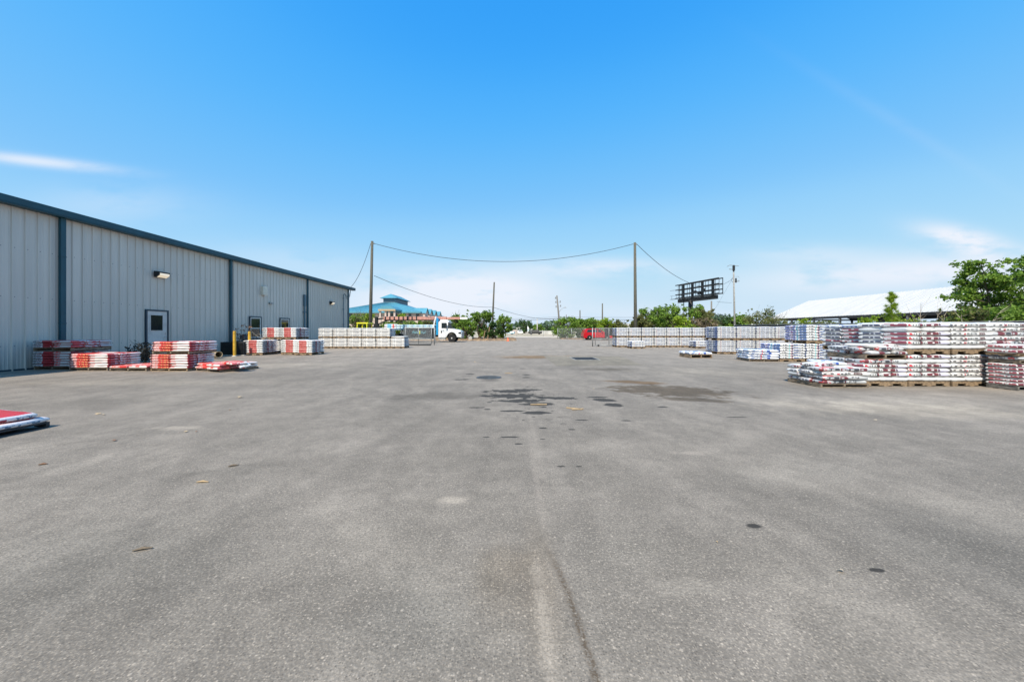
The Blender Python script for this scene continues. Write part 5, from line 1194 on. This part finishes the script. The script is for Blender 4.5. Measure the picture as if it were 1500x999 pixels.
# cargo
g = 'pale blue wrapped bundles on the truck bed'
def bundle(x, w2, z0, h, mats_, label):
    r = empty('wrapped_bundle', (x, TY+.15, z0), label, 'bundle', g)
    nb = max(2, int(h/.13))
    for k in range(nb):
        me = bag_mesh(w2, .9, h/nb*1.06, 0, 1, 0, 1, mats_, k % 3); put('bag', me, r, (0, .5, (k+.5)*h/nb))
nm = ['behind the blue headboard','second from the blue headboard','third from the blue headboard','fourth from the blue headboard','fifth from the blue headboard','sixth from the blue headboard','seventh from the blue headboard']
bagmat('bag_cargo', (.62,.74,.80), front=[(.1,.55,.1,.9,(.28,.52,.66),(12,3,.4)), (.6,.8,.1,.9,(.45,.65,.6),(14,3,.4)), (.8,.84,0,1,(.1,.25,.4),None)], topc=(.72,.78,.8))
for i in range(7):
    x = at(633-i*8.6, TY); bundle(x, .60, 1.42, .46, 'bag_cargo', 'pale blue wrapped bundle on the truck bed %s' % nm[i])
r = empty('logo_bag_stack', (at(571,TY), TY+.1, 1.42), 'white bag stack with blue and red print at the rear of the truck bed', 'bag stack')
bagmat('bag_logo', (.80,.80,.80), front=[(.2,.6,.15,.9,(.05,.45,.75),(7,3,.3)), (.68,.86,.1,.95,(.7,.06,.06),(5,2,.3)), (.06,.16,.2,.8,(.6,.1,.3),(8,3,.4))])
for k in range(3): put('bag', bag_mesh(1.35,.9,.19,0,1,0,1,'bag_logo',k), r, (0,.5,.09+k*.175))

# red car facing right
CY = 46.6; cx0 = at(854.8, CY)
car = empty('red_car', (cx0, CY, 0), 'bright red compact suv parked behind the right wire gate', 'car')
m = MB(); r = .34
lower = [(0.02,.42),(.05,.28)] + [(.40,.24)] + arch(.80,.36,.27) + [(1.3,.22),(2.62,.22)] + arch(3.10,.36,.27) + [(3.6,.24),(3.92,.30),(3.97,.62),(3.85,.80),(3.3,.92),(2.75,.98),(.12,.99),(.0,.80)]
m.prism(lower, 0, 1.72); m.build('body', 'red_paint', car, bevel=.05)
m = MB()
def taper(poly, y0, y1, inset):
    k = len(poly); zm = max(z for _, z in poly); zl = min(z for _, z in poly)
    f = lambda z: inset*(z-zl)/(zm-zl)
    vs = [(x, y0+f(z), z) for x, z in poly]+[(x, y1-f(z), z) for x, z in poly]
    return vs, [tuple(range(k)), tuple(range(2*k-1, k-1, -1))]+[(i, i+k, (i+1)%k+k, (i+1)%k) for i in range(k)]
m.add(*taper([(.08,.97),(2.85,.97),(2.15,1.42),(1.7,1.49),(.55,1.50),(.28,1.44)], .03, 1.69, .2)); m.build('cabin', 'red_paint', car, bevel=.04)
for (a, nm_) in [([(.42,1.02),(1.12,1.02),(1.12,1.38),(.60,1.38)],'rear_window'), ([(1.2,1.02),(1.85,1.02),(1.85,1.40),(1.2,1.40)],'side_window'), ([(1.93,1.02),(2.62,1.02),(2.10,1.38),(1.93,1.40)],'front_window')]:
    m = MB(); zc = .97
    for x, z in a: m.v.append((x, .03+.2*(z-.97)/.53-.012, z))
    m.f.append(list(range(len(a)))); m.mi.append(0); m.build(nm_, 'glass_dark', car, fix=False)
m = MB(); m.add([(2.80,.15,1.0),(2.80,1.57,1.0),(2.16,1.45,1.41),(2.16,.27,1.41)], [(0,1,2,3)]); o = m.build('windshield', 'glass_dark', car); o.location = (.03,0,.02)
m = MB(); m.prism([(-.01,.80),(.26,.84),(.34,1.12),(.22,1.30),(.10,1.0)], -.012, .1); m.build('tail_light', 'red_lens', car, bevel=.01)
m = MB(); m.box(.02,.12,.05,1.67,.26,.48); m.box(1.25,2.65,-.012,.05,.22,.34); m.build('lower_cladding', 'black_metal', car, bevel=.02)
m = MB(); m.box(3.7,3.9,-.01,.3,.66,.78); m.build('headlight', 'steel', car, bevel=.02)
m = MB(); m.tube([(.6,.25,1.53),(2.0,.25,1.50)], .02, 6); m.tube([(.6,1.47,1.53),(2.0,1.47,1.50)], .02, 6); m.build('roof_rail', 'black_metal', car)
m = MB(); m.box(2.35,2.5,-.16,-.01,1.0,1.14); m.build('mirror', 'red_paint', car, bevel=.02)
for x in (.80, 3.10): wheel(car, x, .10, .34, .22); wheel(car, x, 1.62, .34, .22, side=1)

# forklift behind the left row
r0 = empty('forklift', (at(532,29), 29, 0), 'yellow forklift whose lime overhead guard shows above the left white row', 'forklift')
m = MB(); m.box(-.75,.6,.0,1.1,.25,1.05); m.build('body', 'yellow_paint', r0, bevel=.05)
m = MB()
for x in (-.55,.30):
    for y in (.05,1.05): m.bar((x,y,1.0),(x*.9,y,1.82),.06)
m.box(-.55,.38,.0,1.1,1.82,1.92); m.build('overhead_guard', 'lime_paint', r0)
m = MB(); m.bar((.8,.3,.1),(.8,.3,1.6),.1); m.bar((.8,.8,.1),(.8,.8,1.6),.1); m.box(.85,1.8,.25,.37,.1,.14); m.box(.85,1.8,.73,.85,.1,.14); m.build('mast', 'black_metal', r0)
for x in (-.5,.4): wheel(r0, x, .05, .25, .2, 'yellow_paint'); wheel(r0, x, 1.05, .25, .2, 'yellow_paint', 1)

# far cars
def small_car(px, Y, mat, label, rz=0):
    r0 = empty('distant_car', (at(px,Y), Y, 0), label, 'car', 'distant cars across the road', rz)
    m = MB(); m.prism([(-.9,.25),(.9,.25),(.92,.75),(.8,.95),(-.8,.95),(-.92,.75)], -2.1, 2.1); m.build('body', mat, r0, bevel=.08)
    m = MB(); m.prism([(-.75,.94),(.75,.94),(.58,1.45),(-.58,1.45)], -1.2, 1.5); m.build('cabin', mat, r0, bevel=.08)
    m = MB(); m.add([(-.66,-1.22,1.0),(.66,-1.22,1.0),(.52,-1.21,1.38),(-.52,-1.21,1.38)], [(0,1,2,3)]); m.build('windshield', 'glass_dark', r0)
    for x in (-.75,.75):
        for y in (-1.3,1.3): m = MB(); m.lathe([(.1,-.1),(.33,-.1),(.33,.1),(.1,.1)], (0,0,0), 'X', 14); m.build('wheel', 'rubber', r0, loc=(x,y,.33))
small_car(753, 135, 'dirty_white', 'distant white car seen head on left of the sign pole')
small_car(762, 128, 'white_paint', 'nearer distant white car right of the other white one')
small_car(784, 113, 'black_metal', 'distant dark grey car under the round far tree', 1.4)
small_car(744, 108, 'cargo_blue', 'distant pale blue car behind the fence and cone', 1.4)

# cones, signs, stakes, flags
r0 = empty('traffic_cone', G(744,499.6), 'small orange traffic cone at the end of the mulch bed', 'traffic cone')
m = MB(); m.lathe([(.13,.03),(.035,.42),(.0001,.43)], (0,0,0), n=16); m.build('cone', 'cone_orange', r0); m = MB(); m.box(-.17,.17,-.17,.17,0,.03); m.build('base', 'cone_orange', r0); m = MB(); m.lathe([(.096,.17),(.076,.25)], (0,0,.0), n=16); m.build('band', 'white_paint', r0)
r0 = empty('warning_sign', (at(737,56), 56, 0), 'small round orange sign on a post beside the cone', 'sign')
MB().tube([(0,0,0),(0,0,1.0)], .025, 6).build('post', 'galv', r0); m = MB(); m.lathe([(.24,-.012),(.24,.012)], (0,0,.95), 'Y', 18); m.build('sign_face', 'cone_orange', r0)
o = MB().tube([(0,0,0),(0,0,.75)], .05, 8).build('marker_post', 'white_paint', loc=(at(739,50),50,0)); tag(o, 'short white marker post between the cone and the mulch edge', 'post')
g = 'leaning timber stakes at the young trees'
for i, (a, b2) in enumerate([((708,497.5),(712,477)), ((714,497.5),(717.5,478)), ((706,489),(716,489.5))]):
    if i == 2: continue
    p0 = G(*a); p1 = P(b2[0], b2[1], p0.y+.1); o = MB().bar((0,0,0), p1-p0, .11).build('timber_stake', 'wood', loc=p0.to_tuple()); tag(o, ['left leaning pale timber stake below the widest green tree','right leaning pale timber stake below the widest green tree'][i], 'stake', g)
r0 = empty('feather_flag', (at(772.5,84), 84, 0), 'white and blue feather flag beside the far road', 'flag')
MB().tube([(0,0,0),(0,0,3.0)], .03, 6).build('pole', 'galv', r0)
m = MB(); m.prism([(.0,.9),(.35,1.1),(.45,1.6),(.2,2.2),(0,2.3)], -.02, .02); m.build('cloth', 'cargo_white', r0)
m = MB(); m.prism([(.03,1.1),(.4,1.25),(.42,1.6),(.03,1.5)], -.03, .03); m.build('stripe', 'cargo_blue', r0)
r0 = empty('info_board', (at(743,78), 78, 0), 'pale blue sign board behind the fence near the cone', 'sign')
MB().tube([(0,0,0),(0,0,1.2)], .04, 6).build('post', 'galv', r0); MB().box(-.5,.5,-.04,.04,1.0,2.2).build('board', 'cargo_blue', r0)
# white debris near shrubs
rnd = random.Random(4)
for i, (px, py, lb) in enumerate([(681,496,'upright white concrete block beside the truck bumper'), (689,497,'low white block second from the truck bumper'), (866,495.5,'pale stone between the fence and the red car')]):
    q = G(px, py+1.5); o = MB().box(-.22,.22,-.15,.15,0,(.75,.45,.4)[i]).build('concrete_block', 'concrete', loc=q.to_tuple(), bevel=.03); tag(o, lb, 'block')

# ------------------------------------------------------------------ litter on the asphalt
g = 'wood splinters on the asphalt'
for i, (px, py, L_, a, mt, lb) in enumerate([(789,593,.28,.05,'splinter','pale wood splinter lying on the dark oil stain'), (841,599,.26,-.5,'splinter','orange wood splinter right of the dark oil stain'), (846,600,.2,.3,'splinter','short splinter crossing the orange one'), (745,547,.22,.1,'splinter','small tan splinter near the manhole cover'),
     (297,707,.10,.02,'splinter','thin straw coloured splinter on the left foreground asphalt'), (209,806,.09,.35,'old_wood','dark brown twig on the left foreground asphalt'), (342,683,.08,.5,'old_wood','tiny dark stick above the straw splinter'), (63,681,.06,.4,'dry_leaf','small brown fragment near the left edge')]):
    p = G(px, py); m = MB(); m.tube([(-L_/2,0,.008),(0,.006,.012),(L_/2,0,.008)], [.004,.010,.003], 5)
    if L_ > .18: m.box(-L_/2,L_/2,-.018,.018,.006,.016)
    o = m.build('wood_splinter', mt, loc=p.to_tuple()); o.rotation_euler = (0,0,a); tag(o, lb, 'splinter', g)
g = 'dead leaves on the asphalt'
for i, (px, py, s_, lb) in enumerate([(352,582.5,.16,'curled tan leaf in front of the slumped red pallet'), (337,601,.05,'tiny dark leaf below the curled tan one'), (144,607,.11,'yellow brown leaf right of the near left pallet'), (152,608,.08,'smaller yellow leaf beside the yellow brown one'), (288,633,.05,'dark pebble like leaf on the left asphalt'), (272,633,.07,'tan leaf left of the dark pebble like one'),
       (167,646,.08,'brown leaf piece left of centre front'), (1231,837,.05,'grey curled leaf on the right foreground asphalt'), (1282,616,.08,'pale paper scrap on the right asphalt'), (870,570,.08,'white scrap beside the oil stains'), (697,531,.2,'tan scrap on the asphalt left of the patch'), (1050,795,.02,'orange crumb on the right foreground asphalt')]):
    s_ *= .75; p = G(px, py); rnd = random.Random(i); m = MB(); k = 8
    vs = [(0,0,.012+s_*.15)]+[(math.cos(j*6.283/k)*s_*.5*rnd.uniform(.6,1.1), math.sin(j*6.283/k)*s_*.35*rnd.uniform(.6,1.1), .006+s_*rnd.uniform(0,.25)) for j in range(k)]
    m.add(vs, [(0, 1+j, 1+(j+1) % k) for j in range(k)]); o = m.build('dead_leaf', ['cardboard','dry_leaf','splinter','pale_twig'][0 if i in (0,2,3,5,10) else 3 if i in (7,8,9) else 2 if i == 11 else 1], loc=p.to_tuple(), fix=False); tag(o, lb, 'leaf', g)
